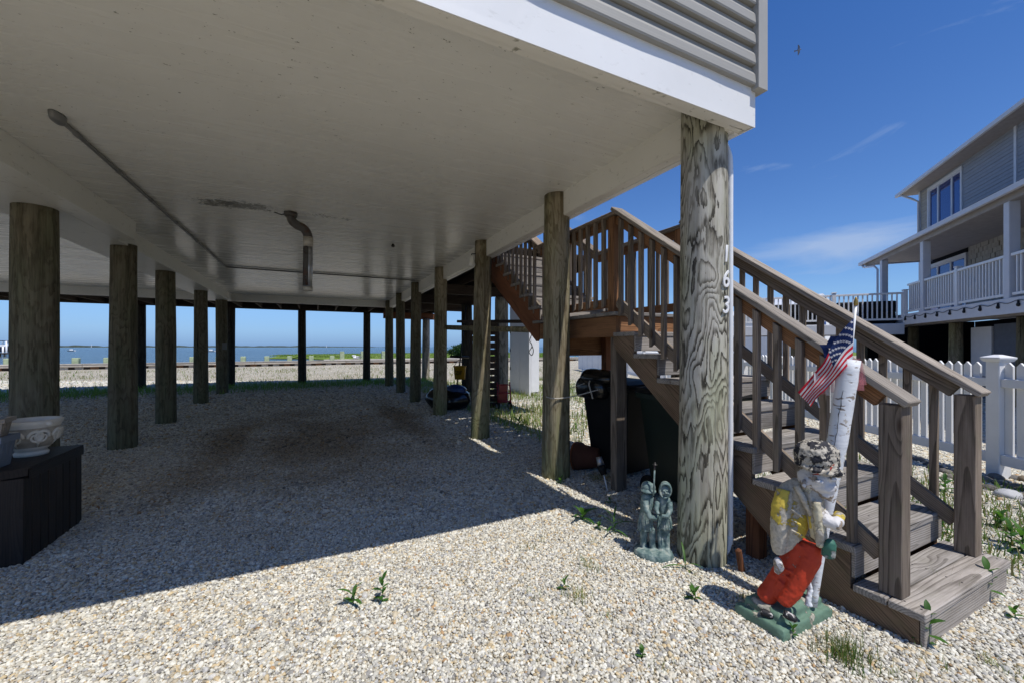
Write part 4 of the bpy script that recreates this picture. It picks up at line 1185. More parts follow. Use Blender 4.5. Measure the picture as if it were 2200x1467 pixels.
# ================================================================== small bronze group of two children
KC = at_z(1402, 1190); KC.z = 0
KN = -Vector((ray(1402, 1100).x, ray(1402, 1100).y, 0)).normalized(); KU = Vector((-KN.y, KN.x, 0))
def kz(x, y, off=0.0): return on_plane(1340 + x / 4.889, 960 + y / 4.889, KC, KN, off)
kk = (KC - CAMP).dot(FWD) / FPX / 4.889 * .97
def kel(x, y, off, rx, ry, rz):
    return ellipsoid_geo(kz(x, y, off), (rx * kk, ry * kk, rz * kk), Matrix((KU, KN, Vector((0, 0, 1)))).transposed())
def kring(x, y, off, rx, ry, n=18):
    c = kz(x, y, off); return [c + KU * math.cos(2 * math.pi * i / n) * rx * kk + KN * math.sin(2 * math.pi * i / n) * ry * kk for i in range(n)]
kids = thing("bronze_statue", "small green bronze figure of two children in rain hoods holding an umbrella stem", "statue", tuple(KC))
g = []
# left child, seen from behind one shoulder: rain hat with brim, coat, boots
g += [kel(248, 415, 0, 64, 62, 62), rings([kring(262, 465, .005, 78, 72), kring(258, 448, .003, 84, 78), kring(250, 432, 0, 66, 66)]), kel(300, 425, .0, 36, 40, 48),
      rings([kring(250, 480, 0, 44, 42), kring(248, 515, 0, 66, 58), kring(245, 590, 0, 70, 62), kring(240, 670, 0, 66, 60), kring(232, 760, 0, 76, 70), kring(226, 845, 0, 84, 78), kring(226, 856, 0, 74, 70)]),
      limb([kz(228, 535, .05), kz(235, 610, .075), kz(275, 680, .085), kz(330, 708, .06), kz(352, 690, .03)], [34 * kk, 34 * kk, 30 * kk, 24 * kk, 20 * kk]),
      limb([kz(212, 840, 0), kz(208, 920, 0), kz(205, 1000, .0), kz(207, 1055, .0)], [44 * kk, 40 * kk, 36 * kk, 38 * kk]), limb([kz(205, 1045, .01), kz(240, 1065, .03), kz(275, 1078, .045)], [34 * kk, 30 * kk, 18 * kk]),
      limb([kz(300, 840, .01), kz(300, 930, .01), kz(302, 1010, .01), kz(305, 1060, .01)], [36 * kk, 36 * kk, 32 * kk, 34 * kk]), limb([kz(302, 1055, .02), kz(335, 1075, .035), kz(362, 1088, .045)], [30 * kk, 26 * kk, 16 * kk])]
# right child, facing us: round hood, arms folded round the stem
for i in range(22):
    pass
hood = []
for j in range(8):
    b_ = 2 * math.pi * j / 8
    hood.append([kz(437 + math.cos(a) * (58 + 12 * math.cos(b_)), 440 + math.sin(a) * (74 + 12 * math.cos(b_)), .02 + .022 * math.sin(b_)) for a in [2 * math.pi * i / 22 for i in range(22)]])
hood.append(hood[0]); g.append(rings(hood, cap=False))
g += [kel(440, 440, -.02, 62, 62, 78), kel(437, 445, .012, 46, 36, 56), kel(440, 458, .045, 9, 14, 13), kel(438, 484, .036, 17, 8, 5), kel(418, 438, .038, 10, 5, 6), kel(456, 438, .038, 10, 5, 6), kel(415, 465, .03, 14, 12, 12), kel(460, 465, .03, 14, 12, 12),
      rings([kring(425, 510, -.01, 40, 40), kring(418, 545, -.01, 72, 56), kring(418, 620, -.01, 74, 60), kring(420, 690, -.01, 66, 58), kring(428, 770, -.01, 76, 66), kring(430, 845, -.01, 82, 72)]),
      limb([kz(480, 560, .02), kz(488, 630, .045), kz(450, 680, .075), kz(395, 670, .08)], [28 * kk, 28 * kk, 24 * kk, 18 * kk]), limb([kz(355, 560, .02), kz(342, 620, .05), kz(360, 660, .075)], [26 * kk, 25 * kk, 18 * kk]),
      limb([kz(385, 830, 0), kz(382, 930, .0), kz(392, 1040, .01), kz(400, 1075, .02)], [36 * kk, 32 * kk, 28 * kk, 32 * kk]), limb([kz(455, 830, -.01), kz(452, 930, -.01), kz(455, 1050, 0), kz(462, 1080, .015)], [36 * kk, 32 * kk, 28 * kk, 32 * kk]),
      limb([kz(400, 1078, .02), kz(420, 1095, .05)], [28 * kk, 20 * kk]), limb([kz(462, 1080, .015), kz(475, 1095, .04)], [28 * kk, 20 * kk])]
for i in range(5):   # coat folds
    a = -.8 + i * .4; g.append(limb([kz(232 + 60 * math.sin(a * 2), 700, .055 * math.cos(a * 1.3)), kz(228 + 74 * math.sin(a * 2), 845, .070 * math.cos(a * 1.3))], [5 * kk, 13 * kk], 8))
    g.append(limb([kz(425 + 55 * math.sin(a * 2), 710, .045 * math.cos(a * 1.3)), kz(428 + 72 * math.sin(a * 2), 840, .058 * math.cos(a * 1.3))], [4 * kk, 9 * kk], 6))
bc = kz(310, 1115, .0); bc.z = 0
bring = lambda s, z: [Vector((bc.x, bc.y, z)) + KU * math.cos(a) * 205 * kk * s * (1 + .05 * math.sin(3 * a)) + KN * math.sin(a) * .115 * s for a in [2 * math.pi * i / 26 for i in range(26)]]
g.append(rings([bring(1.0, -.02), bring(1.0, .018), bring(.93, .040), bring(.6, .050)]))
sculpt("figures", g, .0042, M_PATINA, kids, 1, .0022)
tube("umbrella_stem", [kz(312, 480, .05), kz(318, 340, .05), kz(324, 215, .05)], .0055, M_PATINA, kids, 8)
tube("umbrella_stem", [kz(324, 216, .05), kz(327, 168, .05)], .0058, M_RUST, kids, 8)
V, F = lathe([(0, 0), (.017, .001), (.018, .004), (.008, .006), (.007, .016), (.003, .020), (0, .020)], 12)
obj("stem_cap", mesh_from("stem_cap", V, F, M_IRON, True), kids, Matrix.Translation(kz(328, 166, .05)))

# ================================================================== dark deck box with pots
bxo = thing("storage_box", "dark brown slatted storage box with planters on its lid", "storage box", (-2.3, 4.0, 0))
BX0, BX1, BY0, BY1, BH = -3.2, -1.685, 3.70, 4.42, .565
box("box_body", BX0 + .02, BX1 - .02, BY0 + .02, BY1 - .02, 0, BH - .005, M_BLACK, bxo)
n = 8; w = (BY1 - BY0) / n
for i in range(n): box("slat", BX1 - .019, BX1 - random.uniform(.0, .003), BY0 + i * w + .003, BY0 + (i + 1) * w - .003, -.02, BH - .008, M_RESIN, bxo, b=.004)
n = 13; w = (BX1 - BX0) / n
for i in range(n): box("slat", BX0 + i * w + .003, BX0 + (i + 1) * w - .003, BY0 + random.uniform(0, .003), BY0 + .019, -.02, BH - .008, M_RESIN, bxo, b=.004)
prism("lid", [(BX0 - .03, BY0 - .03), (BX1 - .10, BY0 - .03), (BX1 + .004, BY0 + .03), (BX1 + .004, BY1 + .01), (BX0 - .03, BY1 + .03)], 2, BH, BH + .052, M_RESIN, bxo)
box("lid_rim", BX1 + .0045, BX1 + .010, BY0 + .04, BY1, BH - .022, BH + .035, M_RESIN, bxo)
LIDZ = BH + .0525
# carved bowl
bw = thing("stone_planter", "cream cast bowl planter with carved scrolls on the dark box", "planter", (-1.86, 4.17, LIDZ))
bprof = [(.0, 0), (.085, 0), (.088, .018), (.080, .024), (.076, .032), (.100, .055), (.128, .095), (.143, .14), (.146, .175), (.150, .185), (.158, .195), (.160, .210), (.150, .218), (.142, .214), (.134, .19), (.118, .11), (.07, .06), (0, .055)]
BM = Matrix.Translation((-1.86, 4.17, LIDZ)) @ Matrix.Scale(1.18, 4, (0, 0, 1))
V, F = lathe(bprof, 48, False)
bm_ = mesh_from("bowl", V, F, [M_CREAM, M_CREAMD], True)
bm_.polygons.foreach_set("material_index", [1 if .052 < bm_.vertices[p.vertices[0]].co.z + .0001 and bm_.vertices[p.vertices[2]].co.z < .176 and bm_.vertices[p.vertices[0]].co.xy.length > .09 and bm_.vertices[p.vertices[2]].co.z > bm_.vertices[p.vertices[0]].co.z else 0 for p in bm_.polygons])
obj("bowl", bm_, bw, BM)
def bowl_r(z):
    for (r0, z0), (r1, z1) in zip(bprof[5:9], bprof[6:10]):
        if z0 <= z <= z1: return r0 + (r1 - r0) * (z - z0) / (z1 - z0)
    return .13
parts = []
for q in range(7):
    th0 = 2 * math.pi * q / 7
    for sgn in (1, -1):
        P, rr = [], []
        for i in range(26):
            t = i / 25; a = t * 9.5; rad = .044 * (1 - t * .85)
            th = th0 + sgn * (.17 + rad * math.cos(a) * 7.0 - .10 * (1 - t)); z = .118 + rad * math.sin(a) * 1.0
            z = min(max(z, .06), .178); r = bowl_r(z) + .005
            P.append((r * math.cos(th), r * math.sin(th), z)); rr.append(.0105 * (1 - .55 * t))
        parts.append(tube_geo(P, rr, 6))
    for dth in (-.07, 0, .07):
        P = [((bowl_r(z) + .003) * math.cos(th0 + dth * (z - .06) * 14), (bowl_r(z) + .003) * math.sin(th0 + dth * (z - .06) * 14), z) for z in (.06, .085, .11, .135, .155)]
        parts.append(tube_geo(P, [.003, .006, .007, .006, .002], 6))
V, F = merge_geo(parts)
obj("scroll_relief", mesh_from("scroll_relief", V, F, M_CREAM, True), bw, BM, kind="stuff")
for q in range(2):
    th = R(-35 + 180 * q); c = BM @ Vector((.162 * math.cos(th), .162 * math.sin(th), .196))
    V, F = ellipsoid_geo((0, 0, 0), (.022, .022, .02), None, 12, 8); obj("knob", mesh_from("knob", V, F, M_CREAM, True), bw, Matrix.Translation(c))
V, F = lathe([(0, 0), (.128, 0)], 24, False)
obj("soil", mesh_from("soil", V, [tuple(range(24, 48))], M_TERRA), bw, BM @ Matrix.Translation((0, 0, .15)))
def square_pot(name, label, c, w0, w1, h, mat, rim=.014, turn=0.0):
    t = thing(name, label, "plant pot", c, None, turn)
    pr = []
    for z, w in ((0, w0), (h * .80, w1), (h * .80 + .001, w1 + rim), (h, w1 + rim * 1.1), (h, w1 - rim * .5), (h * .15, w0 - rim)):
        pr.append([(w * sx, w * sy, z) for sx, sy in ((-1, -1), (1, -1), (1, 1), (-1, 1))])
    V, F = rings(pr)
    obj("pot_wall", mesh_from("pot_wall", V, F, mat), t, WM[t.name])
    for k_ in range(4):
        a = math.pi / 2 * k_
        for o_ in (-.55, 0, .55):
            V = [(w0 + .001, o_ * w0 - .006, .02), (w0 + .001, o_ * w0 + .006, .02), (w1 + .004, o_ * w1 + .006, h * .78), (w1 + .004, o_ * w1 - .006, h * .78), (w0 - .01, o_ * w0 - .006, .02), (w0 - .01, o_ * w0 + .006, .02), (w1 - .01, o_ * w1 + .006, h * .78), (w1 - .01, o_ * w1 - .006, h * .78)]
            F = [(0, 1, 2, 3), (7, 6, 5, 4), (0, 3, 7, 4), (1, 5, 6, 2)]
            obj("rib", mesh_from("rib", V, F, mat), t, WM[t.name] @ Matrix.Rotation(a, 4, 'Z'))
    return t
M_BLUEGREY = plain("blue_grey_plastic", (.16, .19, .24), .5, .4, var=.15)
M_CLAY = plain("grey_tan_plastic", (.30, .25, .20), .6, .3, var=.15)
square_pot("plant_pot", "blue grey ribbed plastic pot at the front of the dark box", (-1.905, 3.845, LIDZ), .062, .080, .20, M_BLUEGREY)
square_pot("plant_pot", "tan plastic pot set inside the blue grey pot", (-1.91, 3.86, LIDZ + .175), .055, .072, .14, M_CLAY, turn=.15)
sh = thing("shell_dish", "pale upturned dish behind the carved bowl planter", "dish", (-2.09, 4.34, LIDZ))
V, F = lathe([(.15, 0), (.14, .10), (.11, .19), (.06, .245), (0, .262)], 24)
obj("dish_shell", mesh_from("dish_shell", V, F, plain("dull_white_plastic", (.42, .43, .46), .6, .3), True), sh, Matrix.Translation((-2.09, 4.34, LIDZ)))

# ================================================================== things under the landing and along the house side
def wheelie_bin(label, x, y, rz, mat, lidc, bag=False):
    t = thing("wheeled_bin", label, "bin", (x, y, 0), None, rz); M = WM[t.name]
    pr = [[(-.22, -.24, .06), (.22, -.24, .06), (.22, .24, .06), (-.22, .24, .06)], [(-.29, -.33, .92), (.29, -.33, .92), (.29, .33, .92), (-.29, .33, .92)],
          [(-.32, -.36, .925), (.32, -.36, .925), (.32, .36, .925), (-.32, .36, .925)], [(-.32, -.36, .97), (.32, -.36, .97), (.32, .36, .97), (-.32, .36, .97)]]
    V, F = rings(pr); obj("bin_body", mesh_from("bin_body", V, F, mat), t, M)
    V, F = rings([[(-.33, -.37, .975), (.33, -.37, .975), (.33, .37, .975), (-.33, .37, .975)], [(-.31, -.35, 1.01), (.31, -.35, 1.01), (.31, .36, 1.02), (-.31, .36, 1.02)], [(-.2, -.22, 1.035), (.2, -.22, 1.035), (.2, .25, 1.045), (-.2, .25, 1.045)]])
    obj("lid", mesh_from("lid", V, F, lidc), t, M)
    for s in (-1, 1):
        V, F = lathe([(.0, -.025), (.09, -.025), (.10, -.01), (.10, .01), (.09, .025), (0, .025)], 18)
        obj("wheel", mesh_from("wheel", V, F, M_BLACK, True), t, M @ Matrix.Translation((s * .24, .27, .10)) @ Matrix.Rotation(R(90), 4, 'Y'))
    tube("handle", [M @ Vector(p) for p in ((-.24, .38, .97), (-.24, .42, .98), (.24, .42, .98), (.24, .38, .97))], .014, M_BLACK, t)
    return t
M_GREENB = plain("dark_green_plastic", (.006, .013, .009), .4, .4, var=.2)
wheelie_bin("black wheeled bin under the stair landing beside the front post", 3.12, 3.55, R(8), M_BLACK, M_BLACK)
wheelie_bin("dark green wheeled bin under the stair flight behind the corner pile", 3.03, 2.55, R(-4), M_GREENB, M_BLACK)
# bag pulled over the bin's corner and its pale tie
bg = thing("bin_bag", "black bin bag with blue shine tied over the bin", "bag", (2.9, 3.62, 1.03))
def lumpy(c, r, seed, amp=.18, fq=3.2, seg=22, rg=14):
    V, F = ellipsoid_geo((0, 0, 0), r, None, seg, rg)
    out = []
    for v in V:
        d = mnoise.noise(v * (fq / max(r)) * .5 + Vector((seed * 5.1, seed, 0))) * amp + mnoise.noise(v * (fq / max(r)) * 1.7 + Vector((seed, 3, 0))) * amp * .4
        q = v * (1 + d); out.append(Vector(c) + Vector((q.x, q.y, max(q.z, -r[2] * .6))))
    return out, F
V, F = lumpy((2.86, 3.62, 1.06), (.17, .30, .10), 3); obj("bag_top", mesh_from("bag_top", V, F, M_BAG, True), bg)
V, F = lumpy((2.80, 3.70, .93), (.12, .26, .16), 5); obj("bag_skirt", mesh_from("bag_skirt", V, F, M_BAG, True), bg)
tube("tie", smooth_path([(2.72, 3.60, 1.04), (2.68, 3.58, 1.0), (2.69, 3.55, .90), (2.70, 3.54, .84)], 4), .008, M_ROPE, bg)
rp = thing("pale_rope", "pale rope strung from the second pile to the bin", "rope", (2.4, 3.6, .88))
tube("rope_strand", smooth_path([(2.19, 3.66, .875), (2.20, 3.57, .87), (2.30, 3.545, .868), (2.45, 3.50, .89), (2.70, 3.42, .955)], 6), .006, M_ROPE, rp)
tube("rope_strand", smooth_path([(2.44, 3.80, .93), (2.55, 3.72, .95), (2.68, 3.66, 1.0)], 6), .0045, M_ROPE, rp)
# toppled flowerpot and a hose connector
fp = thing("terracotta_flowerpot", "toppled terracotta flowerpot lying under the landing", "flowerpot", (2.88, 3.55, 0))
V, F = lathe([(.0, 0), (.10, 0), (.145, .22), (.165, .225), (.17, .29), (.155, .29), (.14, .22), (.09, .02), (0, .02)], 26, False)
obj("pot", mesh_from("pot", V, F, M_TERRA, True), fp, Matrix.Translation((2.86, 3.62, .165)) @ Matrix.Rotation(R(-62), 4, 'Z') @ Matrix.Rotation(R(-97), 4, 'Y'))
V, F = lathe([(.157, .285), (.166, .292), (.172, .285), (.172, .27)], 26, False)
obj("rim", mesh_from("rim", V, F, plain("orange_clay", (.33, .09, .03), .7), True), fp, Matrix.Translation((2.86, 3.62, .165)) @ Matrix.Rotation(R(-62), 4, 'Z') @ Matrix.Rotation(R(-97), 4, 'Y'))
hs = thing("solar_stake_light", "fallen black stake light with pale spike near the second pile", "garden light", (2.6, 3.25, 0))
tube("spike", [(2.545, 3.10, .0), (2.54, 3.16, .16)], .006, M_PVC, hs)
tube("lamp_head", [(2.54, 3.15, .15), (2.535, 3.19, .23)], [.03, .045], M_BLACK, hs, 12)
tube("glass", [(2.535, 3.19, .23), (2.53, 3.22, .31)], [.035, .028], M_STEEL, hs, 12)
# wood stake by the corner pile
sk = thing("wooden_stake", "short broken wooden stake in the gravel beside the corner pile", "stake", (2.2, 1.62, 0))
board("stake", at_z(1597, 1228) + Vector((0, 0, -.05)), at_z(1597, 1228) + Vector((-.035, .01, .145)), .035, .03, W_RED, sk, up=(0, 1, 0), b=.006)
# long pole and board slung between pile and landing
pl = thing("slung_pole", "long round wooden pole slung level between a side pile and the stair landing", "pole", (2.6, 6.3, 1.7))
tube("pole_shaft", [(2.42, 8.1, 1.80), (2.62, 6.3, 1.705), (2.86, 4.45, 1.615)], [.05, .046, .044], P_MID, pl, 12)
sb = thing("slung_board", "dark plank lying just above the slung pole", "plank", (2.9, 5.9, 1.8))
board("plank_length", (2.52, 7.5, 1.89), (3.0, 4.50, 1.735), .12, .05, W_DARK, sb)
co = thing("looped_cord", "blue and grey cord with a loop hanging from the slung pole", "cord", (2.8, 5.2, 1.6))
c0 = Vector((2.75, 5.08, 1.66))
tube("cord_strand", smooth_path([c0, c0 + Vector((.04, 0, -.08)), c0 + Vector((.01, 0, -.17)), c0 + Vector((.05, 0, -.25)), c0 + Vector((.0, 0, -.33)), c0 + Vector((.045, 0, -.38)), c0 + Vector((.07, 0, -.31)), c0 + Vector((.03, 0, -.20))], 6), .006, M_WIRE, co)
V, F = ellipsoid_geo((0, 0, 0), (.022, .022, .035)); obj("knot", mesh_from("knot", V, F, M_BLUE, True), co, Matrix.Translation(c0 + Vector((.01, 0, .03))))
# yellow bucket hung on a hook pole
bk = thing("yellow_bucket", "yellow plastic bucket with black lettering hanging by the deck pile", "bucket", (3.25, 9.5, .6))
BKP = Vector((3.15, 9.35, .62))
V, F = lathe([(0, 0), (.125, 0), (.15, .30), (.160, .30), (.160, .325), (.146, .325), (.12, .015), (0, .015)], 24, False)
obj("bucket_shell", mesh_from("bucket_shell", V, F, M_YEL, True), bk, Matrix.Translation(BKP))
tube("bail", smooth_path([BKP + Vector((-.15, 0, .30)), BKP + Vector((-.08, 0, .42)), BKP + Vector((0, 0, .47)), BKP + Vector((.08, 0, .42)), BKP + Vector((.15, 0, .30))], 4), .006, M_IRON, bk)
for ch, dz in (("J", .20), ("I", .16), ("F", .10)):
    pass
fcv = bpy.data.curves.new("lettering", 'FONT'); fcv.body = "ZIF"; fcv.size = .13; fcv.extrude = .002; fcv.align_x = 'CENTER'; fcv.align_y = 'CENTER'; fcv.materials.append(M_BLACK)
bn = (CAMP - BKP); bn.z = 0; bn.normalize()
X = Vector((-bn.y, bn.x, 0)); Mx = Matrix((-X if False else X, Vector((0, 0, 1)), bn)).transposed().to_4x4(); Mx.translation = BKP + bn * .148 + X * -.03 + Vector((0, 0, .16))
obj("lettering", fcv, bk, Mx)
hk = thing("hook_pole", "thin dark pole leaning on the deck pile with the bucket hung on it", "pole", (3.3, 9.7, 0))
tube("pole_rod", [(2.98, 9.25, .0), (3.16, 9.36, 1.07), (3.50, 9.9, 2.45)], .018, M_IRON, hk)
tube("cross_arm", [(2.93, 9.40, 1.17), (3.45, 9.55, 1.14)], .03, M_IRON, hk)
# black rubbish sack with blue film
tb = thing("rubbish_sack", "black rubbish sack under blue plastic behind the fourth pile", "sack", (2.75, 8.9, 0))
V, F = lumpy((2.72, 8.85, .22), (.52, .50, .30), 9); obj("sack", mesh_from("sack", V, F, M_BAG, True), tb)
V, F = lumpy((2.84, 8.72, .44), (.25, .25, .13), 12); obj("blue_film", mesh_from("blue_film", V, F, M_BLUE, True), tb)
tube("tie", smooth_path([(2.98, 8.55, .42), (3.05, 8.5, .30), (3.02, 8.46, .12)], 4), .012, M_ROPE, tb)
# slatted shutter leaning in the shade, red hand truck
lv = thing("slatted_shutter", "tall dark slatted shutter standing in the shade of the deck", "shutter", (3.55, 8.6, 0))
A, B = Vector((3.18, 8.55, 0)), Vector((3.74, 8.35, 0))
for q in (A, B): board("stile", q, q + Vector((0, .12, 1.95)), .05, .05, W_DARK, lv, up=(0, 1, 0))
for i in range(13):
    z = .08 + i * .15; o_ = Vector((0, .0615 * z, z)); board("slat", A + o_, B + o_, .045, .125, W_DARK, lv)
ht = thing("hand_truck", "red hand truck with small wheels parked against the deck pile", "hand truck", (3.72, 8.35, 0))
T0 = Vector((3.62, 8.1, 0)); T1 = Vector((3.88, 8.0, 0)); lean = Vector((.02, .12, 0))
for q in (T0, T1): tube("side_tube", [q + Vector((0, 0, .10)), q + lean + Vector((0, 0, .62))], .017, M_RED, ht)
for z in (.2, .38, .56): tube("cross_bar", [T0 + lean * z + Vector((0, 0, z)), T1 + lean * z + Vector((0, 0, z))], .014, M_RED, ht)
prism("back_plate", [(T0.x + .03, .16), (T1.x - .03, .16), (T1.x - .03, .58), (T0.x + .03, .58)], 1, 8.13, 8.14, M_RED, ht)
prism("toe_plate", [(T0.x - .03, 7.86), (T1.x + .03, 7.80), (T1.x + .03, 8.02), (T0.x - .03, 8.1)], 2, .035, .043, M_STEEL, ht)
for q in (T0, T1):
    V, F = lathe([(0, -.022), (.055, -.022), (.085, -.02), (.095, 0), (.085, .02), (.055, .022), (0, .022)], 18)
    w_ = obj("wheel", mesh_from("wheel", V, F, M_BLACK, True), ht, Matrix.Translation(q + Vector((0, .05, .097))) @ Matrix.Rotation(R(90), 4, 'Y'))
    V, F = lathe([(0, -.025), (.045, -.025), (.045, .025), (0, .025)], 14); obj("hub", mesh_from("hub", V, F, M_STEEL, True), w_, WM[w_.name])
hd = thing("broom", "broom with pale handle leaning beside the hand truck", "broom", (3.3, 8.2, 0))
tube("handle", [(3.26, 8.0, .10), (3.40, 8.25, 1.15)], .012, W_STAIR, hd)
V, F = rings([[(3.15, 7.97, 0), (3.37, 7.97, 0), (3.37, 8.03, 0), (3.15, 8.03, 0)], [(3.20, 7.98, .13), (3.32, 7.98, .13), (3.32, 8.02, .13), (3.20, 8.02, .13)]])
obj("bristles", mesh_from("bristles", V, F, M_IRON), hd)
# outdoor shower cubicle of white panels
sw = thing("outdoor_shower", "tall white panelled outdoor shower cubicle under the side deck", "shower cubicle", (5.2, 10, 0))
EX0, EX1, EY0, EY1 = 5.34, 5.66, 9.86, 11.1
for i, (a, b_) in enumerate(((EY0, EY0 + .57), (EY0 + .58, EY1))): box("panel", EX0, EX0 + .03, a, b_, .04, 2.62, M_VINYL2, sw)
for i, (a, b_) in enumerate(((EX0 + .032, EX0 + .06), (EX0 + .065, EX1))): box("panel", a, b_, EY0, EY0 + .03, .04 if i == 0 else .14, 2.62, M_VINYL2, sw)
box("panel", EX1 - .03, EX1, EY0 + .032, EY1, .1, 2.62, M_VINYL2, sw)
for z in (.7, 1.25, 1.8): box("hinge", EX0 - .012, EX0 - .001, EY1 - .06, EY1 - .01, z, z + .09, M_IRON, sw)
box("top_rail", EX0 - .005, EX1, EY0 - .02, EY0 - .001, 2.55, 2.64, M_VINYL2, sw)
# concrete apron and path in the side yard
prism("path", [(4.4, 9.0), (9.0, 10.2), (9.6, 11.4), (4.4, 11.2)], 2, -.05, .035, M_CONC, kind="structure")

# ================================================================== white picket fence at the side
FD = (RIGHT * .012 + FWD).normalized(); FP0 = RIGHT * 5.20 + FWD * 3.0
FNR = Vector((-FD.y, FD.x, 0))        # towards the stairs
FM = Matrix((FD, FNR, Vector((0, 0, 1)))).transposed().to_4x4(); FM.translation = FP0
pf = thing("picket_fence", "white vinyl picket fence with capped posts along the rocks", "fence", tuple(FP0))
FL = 17.6
posts = [1.32, 3.72, 6.12, 8.52, 10.92, 13.32, 15.72, -1.08]
pk = [(-.034, 0), (.034, 0), (.034, 1.005), (0, 1.045), (-.034, 1.005)]
def picket_mesh():
    V = [(z, x, -.011) for x, z in pk] + [(z, x, .011) for x, z in pk]; n = 5
    F = [tuple(range(n))[::-1], tuple(range(n, 2 * n))] + [(i, (i + 1) % n, n + (i + 1) % n, n + i) for i in range(n)]
    me = mesh_from("picket", V, F, M_VINYL)
    bm = bmesh.new(); bm.from_mesh(me); bmesh.ops.recalc_face_normals(bm, faces=bm.faces); bm.to_mesh(me); bm.free(); return me
pkm = picket_mesh()
BASIS = Matrix(((0, 1, 0, 0), (0, 0, 1, 0), (1, 0, 0, 0), (0, 0, 0, 1)))     # mesh (z, x, y) -> x along the fence, y through it, z up
s = -.95; cnt = 0
while s < FL:
    if min(abs(s - p) for p in posts) > .10 and cnt < 260:
        obj("picket", pkm, pf, FM @ Matrix.Translation((s, 0, .19)) @ BASIS); cnt += 1
    s += .0985
for p in posts:
    po = box("fence_post", p - .064, p + .064, -.064, .064, -.1, 1.245, M_VINYL, pf, b=.006, base=FM)
    V, F = rings([[(a * .075, b_ * .075, 1.243) for a, b_ in ((-1, -1), (1, -1), (1, 1), (-1, 1))], [(a * .092, b_ * .092, 1.275) for a, b_ in ((-1, -1), (1, -1), (1, 1), (-1, 1))], [(a * .092, b_ * .092, 1.29) for a, b_ in ((-1, -1), (1, -1), (1, 1), (-1, 1))], [(a * .02, b_ * .02, 1.318) for a, b_ in ((-1, -1), (1, -1), (1, 1), (-1, 1))]])
    obj("cap", mesh_from("cap", V, F, M_VINYL), po, FM @ Matrix.Translation((p, 0, 0)))
for a, b_ in zip(sorted(posts)[:-1], sorted(posts)[1:]):
    for z, h in ((.975, .09), (.155, .11)):
        box("fence_rail", a + .066, b_ - .066, .013, .052, z, z + h, M_VINYL2, pf, b=.004, base=FM)
# solid white fence farther back
wf = thing("panel_fence", "solid white vinyl panel fence beyond the side yard", "fence", (12, 18, 0))
W0, W1 = at_z(1300, 808), at_z(1243, 794)
dv = (W1 - W0); Lw = dv.length; dv.normalize()
for i in range(5):
    a, b_ = W0 + dv * (Lw / 5 * i + .02), W0 + dv * (Lw / 5 * (i + 1) - .02)
    board("panel", a + Vector((0, 0, .55)), b_ + Vector((0, 0, .55)), .04, .98, M_VINYL2, wf)
    board("post", W0 + dv * (Lw / 5 * i) + Vector((0, 0, 0)), W0 + dv * (Lw / 5 * i) + Vector((0, 0, 1.12)), .08, .08, M_VINYL2, wf, up=(0, 1, 0))
# river rocks along the fence foot
def rock_mesh(seed, flat=.6):
    V, F = ellipsoid_geo((0, 0, 0), (1, .78, flat), None, 18, 11)
    out = []
    for v in V:
        d = .22 * mnoise.noise(v * 1.1 + Vector((seed * 3.3, 0, 0))) + .09 * mnoise.noise(v * 2.9 + Vector((seed, 5, 0))) + .03 * mnoise.noise(v * 8 + Vector((seed, 5, 2)))
        out.append(v * (1 + d))
    return mesh_from("rock", out, F, M_ROCK, True)
def rock_mat():
    M = Mat("river_rock", .8, .3); v = M.coord(rand=9.0); oi = M.n("ObjectInfo")
    base = M.ramp(oi.outputs["Random"], [(0, (.20, .165, .12)), (.3, (.13, .125, .125)), (.55, (.27, .24, .20)), (.8, (.10, .095, .09)), (1, (.33, .32, .31))])
    n = M.noise(v, 3, 6, .65).outputs[0]
    M.color(M.mix(1.0, base, M.ramp(n, [(.3, (.55, .55, .55)), (.7, (1.25, 1.22, 1.18))]), 'MULTIPLY')); M.bump(M.noise(v, 9, 5).outputs[0], .4, .02); return M.m
M_ROCK = rock_mat()
rms = [rock_mesh(i, .5 + .2 * random.random()) for i in range(6)]
rk = [(2168, 1068, .105, "smooth pale grey river rock at the front of the row by the fence post"), (2128, 1052, .08, None), (2190, 1052, .09, None), (2150, 1042, .07, None), (2205, 1034, .08, None), (2180, 1030, .06, None), (2118, 1034, .07, None), (2052, 1028, .075, None), (2036, 1016, .085, None), (2070, 1040, .07, None),
      (2010, 1008, .08, None), (1996, 1000, .06, None), (2140, 1028, .075, None), (2225, 1060, .10, None), (2215, 1090, .08, None), (2024, 1030, .05, None), (1975, 990, .07, None), (1950, 985, .07, None), (2205, 1072, .07, None), (2108, 1048, .055, None)]
M_PALE = plain("pale_river_rock", (.42, .42, .43), .7, .3, var=.12, vs=14, bump=.2)
for i, (px, py, r, lab) in enumerate(rk):
    c = at_z(px, py); me = rms[i % 6]
    if lab: me = me.copy(); me.materials.clear(); me.materials.append(M_PALE)
    o = obj("river_rock", me, None, Matrix.Translation((c.x, c.y, r * .22)) @ Matrix.Rotation(random.uniform(0, 6.28) if not lab else -.5, 4, 'Z') @ Matrix.Diagonal((r, r, r * random.uniform(.75, 1.0), 1)))
    tag(o, lab or "brown or grey river rock in the row at the picket fence foot", "rock", None if lab else "river rocks at the foot of the picket fence")

